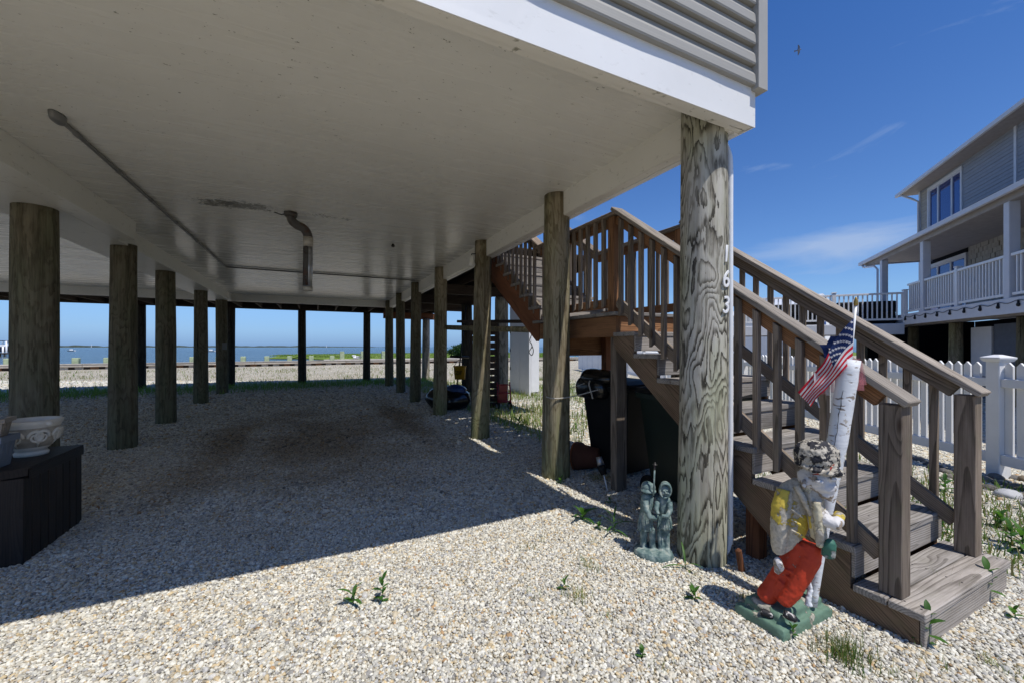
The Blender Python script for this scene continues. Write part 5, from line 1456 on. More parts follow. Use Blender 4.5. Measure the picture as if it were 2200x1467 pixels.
# ================================================================== neighbour's house on piles, turned about fifty degrees
nb_o = RIGHT * 12.28 + FWD * 12.0
nx_ = (RIGHT * .415 + FWD * .909).normalized(); ny_ = Vector((-nx_.y, nx_.x, 0))
NM = Matrix((nx_, ny_, Vector((0, 0, 1)))).transposed().to_4x4(); NM.translation = nb_o
nb = thing("neighbour_house", "two storey shingled house on piles with white porch and blue windows", "house", tuple(nb_o))
def nbox(name, x0, x1, y0, y1, z0, z1, mat, parent=None, b=.004, **t): return box(name, x0, x1, y0, y1, z0, z1, mat, parent or nb, b, NM, **t)
def shingle_mat():
    M = Mat("pale_shingles", .8, .25); v = M.coord(rand=3.0)
    n = M.noise(v, 6, 4, .6).outputs[0]; oi = M.n("ObjectInfo")
    c = M.ramp(n, [(.3, (.33, .315, .28)), (.7, (.39, .37, .33))])
    c = M.mix(1.0, c, M.ramp(oi.outputs["Random"], [(0, (.95, .95, .95)), (1, (1.04, 1.04, 1.03))]), 'MULTIPLY')
    M.color(c); return M.m
M_SHING = shingle_mat()
M_CLAP = plain("blue_grey_clapboard", (.27, .29, .33), .6, .3, var=.06, vs=3)
M_NWHITE = plain("neighbour_white_trim", (.64, .65, .68), .5, .35, var=.04)
M_NSOFF = plain("neighbour_soffit", (.34, .31, .29), .6, .3, var=.1)
M_NROOF = plain("grey_roof_shingle", (.13, .125, .13), .85, .2, var=.3, vs=9, bump=.5)
M_GREYWALL = plain("dark_blue_grey_wall", (.13, .15, .19), .8, .2, var=.1)  # even dark blue-grey with slight random tone
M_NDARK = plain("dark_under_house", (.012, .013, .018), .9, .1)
def glass():
    M = Mat("window_glass", .04, .8); M.color((.02, .055, .22)); M.b.inputs["Metallic"].default_value = .35; return M.m
M_GLASS = glass()
WY, PZ, NXE, NX0 = -2.0, 2.42, 5.45, -13.0
# decks and structure
nbox("porch_floor", NX0, 4.6, -2.0, .05, PZ - .06, PZ, M_NWHITE)
nbox("porch_fascia", NX0, 1.05, .052, .085, PZ - .32, PZ + .02, M_NWHITE)
nbox("porch_fascia", 1.05, 4.6, .052, .085, PZ - .40, PZ + .02, M_NWHITE)
nbox("house_body", NX0 + .1, NXE - .08, -9.0, WY - .07, PZ, 7.62, M_GREYWALL)
# upper wall clapboards, around the window opening
uz0, uz1, wx0, wx1, wz0, wz1 = 5.22, 7.62, 2.74, 4.78, 5.90, 7.40
z = uz0; k_ = 0
while z < uz1 - .05:
    for a, b_ in ((NX0, wx0 - .10), (wx1 + .10, NXE)):
        if wz0 - .19 < z < wz1 + .05: nbox("clapboard", a, b_, WY - .06, WY - .005 + .004 * (k_ % 2), z + .003, z + .112, M_CLAP if a < 0 else M_SHING, b=.006)
    if not (wz0 - .19 < z < wz1 + .05): nbox("clapboard", NX0, NXE, WY - .06, WY - .005 + .004 * (k_ % 2), z + .003, z + .112, M_CLAP, b=.006)
    z += .115; k_ += 1
nbox("corner_board", NXE - .02, NXE + .08, WY - .09, WY + .03, PZ, 7.62, M_NWHITE)
nbox("corner_board", .12, .22, WY - .02, WY + .022, uz0 - .1, 7.62, M_NWHITE)
# lower wall shingles: staggered courses, each shingle a piece of its own
def shingles(x0, x1, z0, z1):
    z = z0; j = 0
    while z < z1:
        x = x0 - (.0 if j % 2 else .095)
        while x < x1:
            w = .19
            a, b_ = max(x, x0), min(x + w - .012, x1)
            if b_ - a > .05: nbox("shingle", a, b_, WY - .06, WY - .012 + random.uniform(0, .018), z + .002, min(z + .150, z1), M_SHING, b=.004)
            x += w
        z += .150; j += 1
shingles(-5.6, 2.35, PZ + .02, PZ + 2.35)
shingles(5.0, NXE - .03, PZ + .02, PZ + 2.35)
nbox("lower_wall", NX0, -5.62, WY - .06, WY - .01, PZ, PZ + 2.4, M_SHING)
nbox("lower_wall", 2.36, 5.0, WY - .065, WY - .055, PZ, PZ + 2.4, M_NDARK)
def nwindow(x0, x1, z0, z1, splits, y=WY):
    f = nbox("window_frame", x0 - .09, x1 + .09, y - .04, y + .03, z1, z1 + .11, M_NWHITE)
    for a, b_ in ((x0 - .09, x0), (x1, x1 + .09)): nbox("side_casing", a, b_, y - .04, y + .03, z0 - .06, z1 - .002, M_NWHITE, f)
    nbox("sill", x0 - .12, x1 + .12, y - .04, y + .06, z0 - .12, z0 - .062, M_NWHITE, f)
    xs = [x0 + (x1 - x0) * q for q in splits]
    for a, b_ in zip(xs[:-1], xs[1:]):
        nbox("pane", a + .045, b_ - .045, y - .035, y - .022, z0 - .01, z1 - .05, M_GLASS, f, b=.001)
        for q, r_ in ((a, a + .044), (b_ - .044, b_)): nbox("sash", q + .001, r_ - .001, y - .038, y + .012, z0 - .055, z1 - .006, M_NWHITE, f)
        for q, r_ in ((z0 - .055, z0 - .012), (z1 - .048, z1 - .006)): nbox("sash", a + .046, b_ - .046, y - .038, y + .011, q, r_, M_NWHITE, f)
nwindow(wx0, wx1, wz0, wz1, (0, .27, .70, 1))
nwindow(2.5, 4.85, PZ + .12, PZ + 2.0, (0, .36, .72, 1), WY)
nbox("wall_lamp", -.95, -.83, WY + .012, WY + .12, PZ + 1.52, PZ + 1.74, M_IRON)
nbox("trim_board", .35, .45, WY - .01, WY + .025, PZ, PZ + 2.36, M_NWHITE)
# porch roof: sloping slab, fascia, gutter, soffit
def nprism(name, poly, x0, x1, mat, parent=None):
    V = [NM @ Vector((x, y, z)) for x in (x0, x1) for y, z in poly]; n = len(poly)
    F = [tuple(range(n)), tuple(range(n, 2 * n))[::-1]] + [(i, n + i, n + (i + 1) % n, (i + 1) % n) for i in range(n)]
    me = mesh_from(name, V, F, mat)
    bm = bmesh.new(); bm.from_mesh(me); bmesh.ops.recalc_face_normals(bm, faces=bm.faces); bm.to_mesh(me); bm.free()
    return obj(name, me, parent or nb)
EZ = 4.70
nprism("porch_roof", [(.15, EZ + .02), (.15, EZ + .07), (WY, EZ + .62), (WY, EZ + .56)], NX0, 4.53, M_NROOF)
nprism("porch_soffit", [(.15, EZ - .02), (.15, EZ + .012), (WY, EZ + .03), (WY, EZ - .02)], NX0, 4.51, M_NSOFF)
nbox("porch_gutter", NX0, 4.55, .155, .23, EZ - .06, EZ + .06, M_NWHITE)
nbox("end_fascia", 4.532, 4.57, WY, .15, EZ - .06, EZ + .05, M_NWHITE)
nbox("porch_beam", NX0, 4.4, -.10, .05, EZ - .17, EZ - .022, M_NSOFF)
for x in (2.9, .0, -3.61, -7.2): nbox("porch_post", x - .09, x + .09, -.12, .06, PZ, EZ - .172, M_NWHITE, b=.01)
tube("gutter_pipe", [NM @ Vector(p) for p in ((4.3, .19, EZ - .08), (4.2, .16, EZ - .18), (3.3, .12, EZ - .30), (3.06, .10, EZ - .46), (3.06, .10, PZ))], .035, M_NWHITE, nb)
# main roof
nprism("main_roof", [(-1.45, 7.66), (-1.45, 7.72), (-5.5, 10.4), (-9.6, 7.72), (-9.6, 7.66)], NX0, NXE + .42, M_NROOF)
nprism("eave_soffit", [(-1.48, 7.60), (-1.48, 7.65), (-2.1, 7.65), (-2.1, 7.60)], NX0, NXE + .40, M_NSOFF)
nbox("main_gutter", NX0, NXE + .44, -1.445, -1.36, 7.58, 7.70, M_NWHITE)
tube("gutter_pipe", [NM @ Vector(p) for p in ((NXE + .1, -1.42, 7.58), (NXE + .02, -1.75, 7.35), (NXE + .0, -1.94, 7.2), (NXE, -1.94, 5.4))], .04, M_NWHITE, nb)
# railings: each section > rails, balusters, posts
def nrail(x0, y0, x1, y1, zf, nposts, step=.118, h=.98):
    P0, P1 = Vector((x0, y0, zf)), Vector((x1, y1, zf)); d = P1 - P0; Ln = d.length; d.normalize()
    w = NM.to_3x3() @ d
    def wpt(s, z): return NM @ (P0 + d * s + Vector((0, 0, z)))
    board("railing_top", wpt(0, h - .03), wpt(Ln, h - .03), .085, .06, M_VINYL, nb)
    board("railing_bottom", wpt(0, .11), wpt(Ln, .11), .05, .06, M_VINYL, nb)
    s = step * .6
    while s < Ln - .03:
        board("baluster", wpt(s, .142), wpt(s, h - .062), .036, .036, M_VINYL, nb, up=w); s += step
    for i in range(nposts):
        s = Ln * i / max(nposts - 1, 1)
        po = board("railing_post", wpt(s, -.02), wpt(s, h + .05), .11, .11, M_VINYL, nb, up=w, b=.006)
        board("post_cap", wpt(s, h + .052), wpt(s, h + .08), .14, .14, M_VINYL, po, up=w, b=.01)
nrail(-3.5, .0, -.1, .0, PZ, 0); nrail(-7.1, .0, -3.72, .0, PZ, 0)
nrail(.1, .0, .95, .0, PZ, 0); nrail(-1.72, .0, -1.70, .0, PZ, 1)
nrail(1.06, .05, 1.06, 5.6, 2.18, 4, .125); nrail(1.06, 5.6, 5.0, 5.6, 2.18, 3, .125)
nbox("side_deck_floor", 1.02, 5.1, .09, 5.7, 2.05, 2.15, M_NWHITE)
nbox("side_deck_fascia", .985, 1.018, .088, 5.72, 1.80, 2.13, M_NWHITE)
for i in range(6): nbox("deck_joist", 1.4 + i * .6, 1.45 + i * .6, .1, 5.6, 1.84, 2.045, M_NSOFF)
# piles and the space below, with near-black sheets added for its deep shade
for i, (x, y) in enumerate(((-.2, -.6), (2.3, -.6), (3.7, -.5), (-2.9, -.6), (-5.8, -.6), (1.5, 1.0), (1.5, 2.9), (1.5, 5.2), (4.4, 3.0), (4.4, 5.2))):
    c = NM @ Vector((x, y, 0)); pile(c.x, c.y, .15, PZ - .33 if y < .5 else 1.82, P_DARK if i != 0 else P_MID, nb, 51 + i, nseg=14)
nbox("under_house_shade_sheet", NX0, 5.3, -3.6, -3.5, -.1, PZ - .07, M_NDARK)  # near-black sheet standing in for deep shade, not a wall
nbox("under_house_shade_sheet", 5.2, 5.3, -3.45, -.2, -.1, PZ - .07, M_NDARK)
nbox("floor_beam", NX0, 4.55, -.75, -.45, PZ - .32, PZ - .065, M_NSOFF)
dr = nbox("storage_door", -1.28, -.42, -.87, -.82, .62, 1.93, M_NWHITE); nbox("door_ledge", -1.30, -.38, -.815, -.77, .55, .615, M_NSOFF, dr)
nbox("storage_wall", -2.3, -1.30, -.92, -.86, 0, 1.98, M_GREYWALL); nbox("storage_wall", -1.28, -.42, -.92, -.875, 0, .60, M_GREYWALL)
# string lights along the porch edge
sl = thing("string_lights", "string of small bulbs looped along the neighbour porch edge", "string lights", tuple(NM @ Vector((-1, .2, 2.2))))
wp_ = []
bx_ = [.9 - i * .62 for i in range(13)]
for i, x in enumerate(bx_):
    wp_.append(NM @ Vector((x, .105, PZ - .05)))
    if i < len(bx_) - 1: wp_.append(NM @ Vector((x - .31, .105, PZ - .10)))
tube("cable", smooth_path(wp_, 3), .007, M_WIRE, sl, 5)
for x in bx_:
    c = NM @ Vector((x, .105, PZ - .06))
    V, F = lathe([(0, 0), (.016, -.002), (.018, -.05), (.03, -.075), (.032, -.10), (.02, -.125), (0, -.13)], 10)
    obj("bulb", mesh_from("bulb", V, F, M_IRON, True), sl, Matrix.Translation(c))
# dark seats on the side deck
for i, (x, y, lb) in enumerate(((1.75, .95, "dark wicker sofa behind the white railing nearest the neighbour house"), (1.75, 2.9, "dark wicker sofa behind the white railing farther from the neighbour house"))):
    c = NM @ Vector((x, y, 2.15)); so = thing("outdoor_sofa", lb, "sofa", tuple(c))
    nbox("seat_base", x - .35, x + .45, y - .8, y + .8, 2.16, 2.55, M_BLACK, so, b=.03)
    nbox("backrest", x - .42, x - .24, y - .8, y + .8, 2.552, 2.92, M_BLACK, so, b=.04)
    for s_ in (-1, 1): nbox("arm", x - .23, x + .45, y + s_ * .80 - .09, y + s_ * .80 + .09, 2.552, 2.76, M_BLACK, so, b=.03)
# farther white house seen between the rails
fh = thing("far_house", "small pale house far behind the neighbour side deck", "house", (0, 0, 0))
c = RIGHT * 19.5 + FWD * 29.0
box("house_wall", c.x - 2, c.x + 2.6, c.y - 2.4, c.y + 2.4, -.2, 3.7, M_VINYL, fh)
prism("roof", [(c.x - 2.4, 3.68), (c.x + 3.0, 3.68), (c.x + .3, 4.95)], 1, c.y - 2.42, c.y + 2.7, M_NWHITE, fh)
for i in range(3):
    f = box("window_frame", c.x - 1.6 + i * 1.4, c.x - .8 + i * 1.4, c.y - 2.47, c.y - 2.405, 2.1, 3.4, M_NWHITE, fh)
    box("pane", c.x - 1.53 + i * 1.4, c.x - .87 + i * 1.4, c.y - 2.485, c.y - 2.472, 2.17, 3.33, M_GLASS, f)

# ================================================================== bulkhead, mooring posts, landing stage
bh = thing("timber_bulkhead", "low timber bulkhead with grey cap along the water", "bulkhead", (0, 34, 0))
BYL = 34.0
W_CAPB = lumber("grey_bulkhead_cap", (.50, .46, .40), (.30, .27, .23))
x = -34.0
while x < 30:
    box("cap_plank", x + .01, x + 3.0, BYL - .12, BYL + .34, .30, .37, W_CAPB, bh, b=.01)
    box("wale", x + .01, x + 3.0, BYL - .10, BYL - .01, .17, .298, W_CAPB, bh, b=.01); x += 3.01
pv = 0
for i in range(90):
    x = -33.6 + i * .70
    box("sheet_board", x, x + .40, BYL - .008, BYL + .05, -1.2, .30, W_BROWN if i % 3 == 0 else W_CAPB, bh, b=.01)
box("backing_board", -34, 30, BYL + .051, BYL + .09, -1.5, .30, W_DARK, bh)
M_GREENPOST = plain("pale_green_treated_wood", (.33, .39, .25), .8, .2, var=.2, vs=6)
for i in range(21):
    x = -22.2 + i * 1.46
    if x > 2.2: break
    box("mooring_post", x - .16, x + .16, BYL + .36, BYL + .68, -1.6, .72, M_GREENPOST, None, b=.03, label="pale green square post standing just behind the bulkhead cap", cat="post", group="pale green posts along the bulkhead")
for px, lb in ((735, "tall pale landing stage post left of the seated gulls"), (779, "tall pale landing stage post right of the gulls"), (824, "tall pale landing stage post nearest the house piles")):
    d = ray(px, 760); t = (BYL + 3.0) / d.y; c = CAMP + d * t
    box("landing_post", c.x - .17, c.x + .17, c.y - .17, c.y + .17, -1.6, 1.02, M_GREENPOST, None, b=.02, label=lb, cat="post")
lg = thing("landing_stage", "flat grey landing stage with planks behind the bulkhead", "jetty", (5, 36, .35))
for i in range(12): box("deck_plank", .6 + i * 1.0, 1.58 + i * 1.0, BYL + .38, BYL + 3.4, .30, .36, W_CAPB, lg, b=.01)
for px in (764, 768):
    d = ray(px, 778); t = (BYL + 2.2) / d.y; c = CAMP + d * t
    g_ = thing("gull", "white and grey gull resting on the landing stage, " + ("left" if px == 764 else "right") + " of the pair", "bird", (c.x, c.y, .36))
    V, F = ellipsoid_geo((c.x, c.y, .52), (.22, .11, .11)); obj("body", mesh_from("body", V, F, M_VINYL, True), g_)
    V, F = ellipsoid_geo((c.x - .2, c.y, .66), (.075, .065, .07)); obj("head", mesh_from("head", V, F, M_VINYL, True), g_)
    V, F = ellipsoid_geo((c.x + .12, c.y, .55), (.24, .12, .06)); obj("wing", mesh_from("wing", V, F, M_CONDUIT, True), g_)
    tube("leg", [(c.x, c.y, .36), (c.x, c.y, .46)], .012, M_YEL, g_)

# ================================================================== marsh islands, bush, far shore
def marsh(name, poly, label, nblade):
    """low turf island with a dark mud edge: poly is its outline on the water"""
    P = [Vector((p.x, p.y, 0)) for p in poly]; n = len(P); c = sum(P, Vector()) / n
    rg = []
    for s, z in ((1.0, WATER_Z - .3), (1.0, WATER_Z + .10), (.985, WATER_Z + .24), (.93, WATER_Z + .44), (.8, WATER_Z + .58), (.4, WATER_Z + .62)):
        rg.append([c + (p - c) * s + Vector((0, 0, z + (.10 * mnoise.noise(p * .4) if s < 1 else 0))) for p in P])
    V, F = rings(rg)
    me = mesh_from(name, V, F, [M_TURF, M_MUD], False)
    me.polygons.foreach_set("material_index", [1 if k < n else 0 for k in range(len(me.polygons))])
    o = obj(name, me, kind="structure")
    xs = [p.x for p in P]; ys = [p.y for p in P]; pts_ = []
    def inside(x, y):
        r_ = False
        for i in range(n):
            a, b_ = P[i], P[(i + 1) % n]
            if (a.y > y) != (b_.y > y) and x < (b_.x - a.x) * (y - a.y) / (b_.y - a.y) + a.x: r_ = not r_
        return r_
    while len(pts_) < nblade:
        x, y = random.uniform(min(xs), max(xs)), random.uniform(min(ys), max(ys))
        if inside(x, y): pts_.append((x, y, WATER_Z + .46))
    blades("marsh_grass", pts_, .12, .34, .05, M_MARSH, .7, M_DRY, .10, kind="stuff", label=label, cat="marsh grass")
def shore_pts(pairs): return [at_z(px, py, WATER_Z) for px, py in pairs]
def wobble(P, k=6, amp=.02):
    out = []
    for i in range(len(P)):
        a, b_ = P[i], P[(i + 1) % len(P)]; L_ = (b_ - a).length
        for j in range(k):
            q = a.lerp(b_, j / k); out.append(q + Vector((mnoise.noise(q * .13), mnoise.noise(q * .13 + Vector((9, 0, 0))), 0)) * min(2.5, L_ * amp * 6))
    return out
marsh("marsh_island", wobble(shore_pts([(575, 770.5), (600, 768), (640, 766.8), (700, 766.0), (800, 764.2), (900, 763), (1010, 762.5), (1180, 762.5), (1180, 779), (1010, 778), (960, 777.5), (880, 776.5), (800, 774.5), (735, 774), (690, 773.2), (660, 770.8), (625, 771)])), "green salt marsh grass on the low island beyond the bulkhead", 26000)
marsh("marsh_bank", wobble(shore_pts([(1250, 762), (1700, 760), (2000, 760), (2000, 775), (1700, 775), (1250, 776)])), "green salt marsh grass on the bank behind the staircase", 5000)
def leafy(name, c, r, n, label, mat=M_BUSH, leaf=.09, cat="bush"):
    t = thing(name, label, cat, (c[0], c[1], c[2]))
    for k_ in range(5):
        a = k_ * 1.26; tube("stem", [(c[0] + .1 * math.cos(a), c[1] + .1 * math.sin(a), c[2]), (c[0] + r[0] * .5 * math.cos(a), c[1] + r[1] * .5 * math.sin(a), c[2] + r[2] * 1.1)], [.05, .02], M_BARK, t, 6)
    P = []
    cl = [Vector((random.gauss(0, .5) * r[0], random.gauss(0, .5) * r[1], random.uniform(.25, 1.0) * r[2] * 1.7)) for _ in range(26)]
    while len(P) < n:
        q = random.choice(cl) + Vector((random.gauss(0, .17) * r[0], random.gauss(0, .17) * r[1], random.gauss(0, .15) * r[2]))
        if q.z > .05: P.append(q)
    P = np.array([tuple(p) for p in P], dtype=np.float32) + np.array(c, dtype=np.float32)
    d1 = RNG.normal(0, 1, (n, 3)); d1 /= np.linalg.norm(d1, axis=1)[:, None]; d2 = RNG.normal(0, 1, (n, 3)); d2 -= d1 * (d1 * d2).sum(1)[:, None]; d2 /= np.linalg.norm(d2, axis=1)[:, None]
    s = leaf * RNG.uniform(.6, 1.3, n)[:, None]
    co = np.stack([P - d1 * s, P + d2 * s * .5, P + d1 * s, P - d2 * s * .5], 1).reshape(-1, 3)
    me = big_mesh("foliage", co, np.arange(4 * n).reshape(-1, 4), 4, mat); obj("foliage", me, t)
bc_ = at_z(990, 770, WATER_Z + .45); leafy("marsh_bush", (bc_.x, bc_.y, WATER_Z + .45), (1.7, 1.7, 1.15), 5000, "round dark green bush on the marsh island beside the deck pile", leaf=.13)
bc2 = at_z(1588, 773, WATER_Z + .45); leafy("marsh_bush", (bc2.x, bc2.y, WATER_Z + .45), (1.6, 1.6, 1.0), 2500, "low green bush on the marsh bank seen between the stair rails", leaf=.13)
# far shore on the horizon
V, F = [], []
N_ = 160
for i in range(N_ + 1):
    a = R(-68 + 54 * i / N_); d = FWD * math.cos(a) + RIGHT * math.sin(a); c = d * 2600
    h = max(.2, 7 + 5 * mnoise.noise(Vector((i * .35, 0, 0))) + 2 * mnoise.noise(Vector((i * 1.9, 3, 0)))) * min(1, (N_ - i) / 40)
    V += [(c.x, c.y, WATER_Z - 1), (c.x, c.y, WATER_Z + h), (c.x + d.x * 120, c.y + d.y * 120, WATER_Z + h * .9), (c.x + d.x * 120, c.y + d.y * 120, WATER_Z - 1)]
for i in range(N_):
    for k_ in range(3): F.append((4 * i + k_, 4 * i + k_ + 1, 4 * i + k_ + 5, 4 * i + k_ + 4))
obj("far_shore", mesh_from("far_shore", V, F, M_FARSHORE), kind="structure")
# boat on a lift at far left, buoys and sails
bt = at_z(12, 766, WATER_Z); bl = thing("motor_boat", "white and dark motor boat with canopy raised on a lift at far left", "boat", tuple(bt))
bd = RIGHT.copy(); bu = Vector((0, 0, 1)); bn_ = FWD.copy(); s0 = (bt - CAMP).dot(FWD) / FPX
def bp(u, v, z): return bt + bd * (u * s0) + bn_ * (v * s0) + bu * (z * s0)
secs = []
for u, w, z0, z1 in ((-45, 7, 11, 22), (-20, 8.5, 10, 21), (5, 8, 10, 21), (14, 5, 12, 21.5), (20, .6, 18, 22)):
    secs.append([bp(u, -w, z1), bp(u, -w * .75, z0 + 3), bp(u, 0, z0), bp(u, w * .75, z0 + 3), bp(u, w, z1)])
V, F = rings(secs); M_NAVY = plain("navy_gelcoat", (.03, .04, .09), .3, .5)
obj("hull", mesh_from("hull", V, F, M_NAVY), bl)
secs = [[bp(u, -w, 21.5), bp(u, -w, 24.5), bp(u, 0, 26), bp(u, w, 24.5), bp(u, w, 21.5)] for u, w in ((-45, 7.2), (-10, 8.7), (8, 6.5), (18, 1.2))]
V, F = rings(secs); obj("deck_moulding", mesh_from("deck_moulding", V, F, M_VINYL), bl)
V, F = rings([[bp(u, v, z) for u, v, z in ((a, -6, 33), (a, 6, 33), (a, 6, 34.4), (a, -6, 34.4))] for a in (-40, -14, 2)]); obj("canopy", mesh_from("canopy", V, F, M_NAVY), bl)
for u in (-36, -12, 0):
    for v in (-5.5, 5.5): tube("canopy_pole", [bp(u, v, 25), bp(u, v, 33.2)], .35 * s0, M_STEEL, bl, 6)
dk = thing("boat_lift", "dark timber boat lift and dock with white uprights at far left", "dock", tuple(bt))
for u in (-40, -30, -20, -10, 0, 10, 20, 30): tube("dock_pile", [bp(u, -9, -6), bp(u, -9, 7.5)], 1.6 * s0, P_BLACK, dk, 8)
V, F = rings([[bp(-60, -11, 6), bp(-60, -7, 6), bp(-60, -7, 8.5), bp(-60, -11, 8.5)], [bp(36, -11, 6), bp(36, -7, 6), bp(36, -7, 8.5), bp(36, -11, 8.5)]]); obj("dock_deck", mesh_from("dock_deck", V, F, W_DARK), dk)
for u in (12, 4.5): tube("lift_post", [bp(u, -8, -6), bp(u, -8, 33 if u > 10 else 22)], 1.5 * s0, M_VINYL, dk, 8)
tube("lift_arm", [bp(12, -8, 31), bp(30, -8, 31)], .8 * s0, M_NAVY, dk, 6)
def sail(px, h, dist, label):
    d = ray(px, HY); c = CAMP + d * dist; c.z = WATER_Z
    t = thing("sailing_boat", label, "sailboat", tuple(c))
    V, F = rings([[c + RIGHT * u * 1.0 + FWD * w + Vector((0, 0, z)) for w, z in ((-.5, .6), (0, 0), (.5, .6))] for u in (-2.4, 0, 2.8)]); obj("hull", mesh_from("hull", V, F, M_VINYL), t)
    a = [c + Vector((0, 0, .9)), c + Vector((0, 0, h)), c + RIGHT * -2.2 + Vector((0, 0, 1.1))]
    V = a + [q + FWD * .08 for q in a]; obj("sail", mesh_from("sail", V, [(0, 1, 2), (5, 4, 3), (0, 3, 4, 1), (1, 4, 5, 2), (2, 5, 3, 0)], M_VINYL), t)
    tube("mast", [c + Vector((0, 0, .5)), c + Vector((0, 0, h + .3))], .09, M_STEEL, t, 6)
sail(197, 9, 1050, "small white sailboat on the horizon near the left piles")
sail(702, 8, 1200, "tiny white sailboat on the horizon right of the dark deck post")
def buoy(px, py, label):
    c = at_z(px, py, WATER_Z); t = thing("skiff", label, "boat", tuple(c))
    V, F = rings([[c + RIGHT * u + FWD * w + Vector((0, 0, z)) for w, z in ((-.6, .55), (0, -.1), (.6, .55))] for u in (-1.6, -1.0, .8, 1.8)]); obj("hull", mesh_from("hull", V, F, M_VINYL), t)
    V, F = rings([[c + RIGHT * u + FWD * w + Vector((0, 0, z)) for w, z in ((-.3, .5), (-.3, 1.1), (.3, 1.1), (.3, .5))] for u in (-.5, .5)]); obj("console", mesh_from("console", V, F, M_VINYL), t)
buoy(453, 755.5, "tiny white skiff on the water beside a middle pile")
buoy(153, 754.5, "tiny white skiff on the water between the two left piles")
# bird crossing the sky
bc3 = CAMP + ray(1716, 108) * 26.0
bi = thing("flying_bird", "dark bird gliding in the blue sky above the roofs", "bird", tuple(bc3))
V, F = ellipsoid_geo((0, 0, 0), (.15, .045, .045)); Mb = Matrix.Translation(bc3) @ Matrix.Rotation(R(-60), 4, 'Z') @ Matrix.Rotation(R(-55), 4, 'X')
M_BIRD = plain("bird_plumage", (.16, .19, .26), .8); obj("body", mesh_from("body", V, F, M_BIRD, True), bi, Mb)
for s_ in (-1, 1):
    V, F = rings([[(.07, s_ * .03, .0), (-.06, s_ * .03, 0), (-.06, s_ * .03, .012), (.07, s_ * .03, .012)], [(.06, s_ * .17, .05), (-.05, s_ * .17, .05), (-.05, s_ * .17, .058), (.06, s_ * .17, .058)], [(-.02, s_ * .30, .03), (-.05, s_ * .30, .03), (-.05, s_ * .30, .034), (-.02, s_ * .30, .034)]]); obj("wing", mesh_from("wing", V, F, M_BIRD), bi, Mb)
V, F = rings([[(-.12, -.02, 0), (-.12, .02, 0), (-.12, .02, .01), (-.12, -.02, .01)], [(-.24, -.06, 0), (-.24, .06, 0), (-.24, .06, .008), (-.24, -.06, .008)]]); obj("tail", mesh_from("tail", V, F, M_BIRD), bi, Mb)

# ================================================================== weeds and grass
def leaf_mesh(L_, w, droop, name, seg=4):
    V, F = [], []
    for i in range(seg + 1):
        t = i / seg; x = L_ * t; z = L_ * (.28 * t - droop * t * t); ww = w * math.sin(math.pi * (t * .86 + .10)) ** .8
        V += [(x, -ww, z + ww * .35), (x, 0, z), (x, ww, z + ww * .35)]
    for i in range(seg):
        a = 3 * i; F += [(a, a + 1, a + 4, a + 3), (a + 1, a + 2, a + 5, a + 4)]
    return mesh_from(name, V, F, M_LEAF, True)
LM = [leaf_mesh(.055, .012, .25, "leaf_broad"), leaf_mesh(.045, .014, .15, "leaf_round"), leaf_mesh(.085, .011, .35, "leaf_long"), leaf_mesh(.16, .008, .45, "leaf_blade", 6), leaf_mesh(.12, .017, .40, "leaf_dock", 5)]
def weed(px, py, h, nl, kind, label, scale=1.0, spread=.9):
    c = at_z(px, py) if isinstance(px, (int, float)) else Vector(px)
    t = thing("weed", label, "weed", (c.x, c.y, 0))
    tube("stem", [(c.x, c.y, -.01), (c.x + .008, c.y, h * .6), (c.x + .004, c.y + .006, h)], [.003, .0022, .0012], M_LEAF, t, 5)
    for i in range(nl):
        q = i / max(nl - 1, 1); az = i * 2.4 + random.uniform(-.4, .4); el_ = -(spread * (1 - q) * .75 + .12) + .55
        M = Matrix.Translation((c.x + .006 * q, c.y + .004 * q, h * (.12 + .86 * q))) @ Matrix.Rotation(az, 4, 'Z') @ Matrix.Rotation(-el_ - q * .5, 4, 'Y') @ Matrix.Scale(scale * random.uniform(.75, 1.15), 4)
        obj("leaf", LM[kind] if kind < 5 else random.choice(LM[:3]), t, M)
weed(757, 1302, .07, 6, 2, "small weed with long upright leaves, left of two on the open gravel", 1.1)
weed(820, 1296, .125, 9, 0, "small leafy weed with a bare stem, right of two on the open gravel", 1.0)
weed(1251, 1118, .05, 8, 4, "dark broad rosette weed in the shade of the corner pile", 1.1)
weed(1286, 1138, .04, 6, 1, "bright green seedling at the sunlit edge left of the bronze children", 1.0)
weed(1318, 1146, .10, 10, 3, "tufted narrow weed close to the bronze children", .9)
weed(1204, 1040, .05, 6, 1, "pale seedling at the foot of the second pile", 1.1)
weed(1310, 1085, .07, 6, 1, "bright seedling in the sun strip between pile and bronze children", 1.0)
weed(1472, 1222, .03, 4, 3, "two bladed grass shoot at the foot of the corner pile", 1.0)
weed(1492, 1290, .05, 7, 0, "light green weed on the sunlit gravel below the corner pile", 1.1)
weed(1212, 1268, .05, 6, 0, "weed sprout in the middle of the sunlit gravel", .8)
weed(1748, 1320, .05, 7, 1, "bright weed growing against the statue's green base", .9)
weed(1702, 1372, .05, 7, 1, "weed at the front corner of the statue's green base", .8)
weed(1995, 1390, .16, 9, 0, "tall thin weed at the front corner of the bottom step", 1.1)
weed(2122, 1290, .17, 9, 0, "slender weed leaning on the bottom step's right end", 1.2)
weed(2172, 1172, .13, 12, 1, "leafy weed clump just right of the bottom step", 1.4)
weed(2150, 1136, .11, 12, 1, "bushy light green weed between the rocks and the bottom step", 1.5)
weed(2196, 1188, .14, 12, 4, "broad leaved weed at the right edge beside the steps", 1.0)
weed(2024, 1148, .14, 10, 4, "broad bright weed behind the stair treads", 1.0)
weed(2030, 1058, .12, 9, 0, "green weed behind the right stair rail near the rocks", 1.6)
weed(1378, 1415, .03, 5, 1, "tiny sprout near the bottom centre of the gravel", .7)
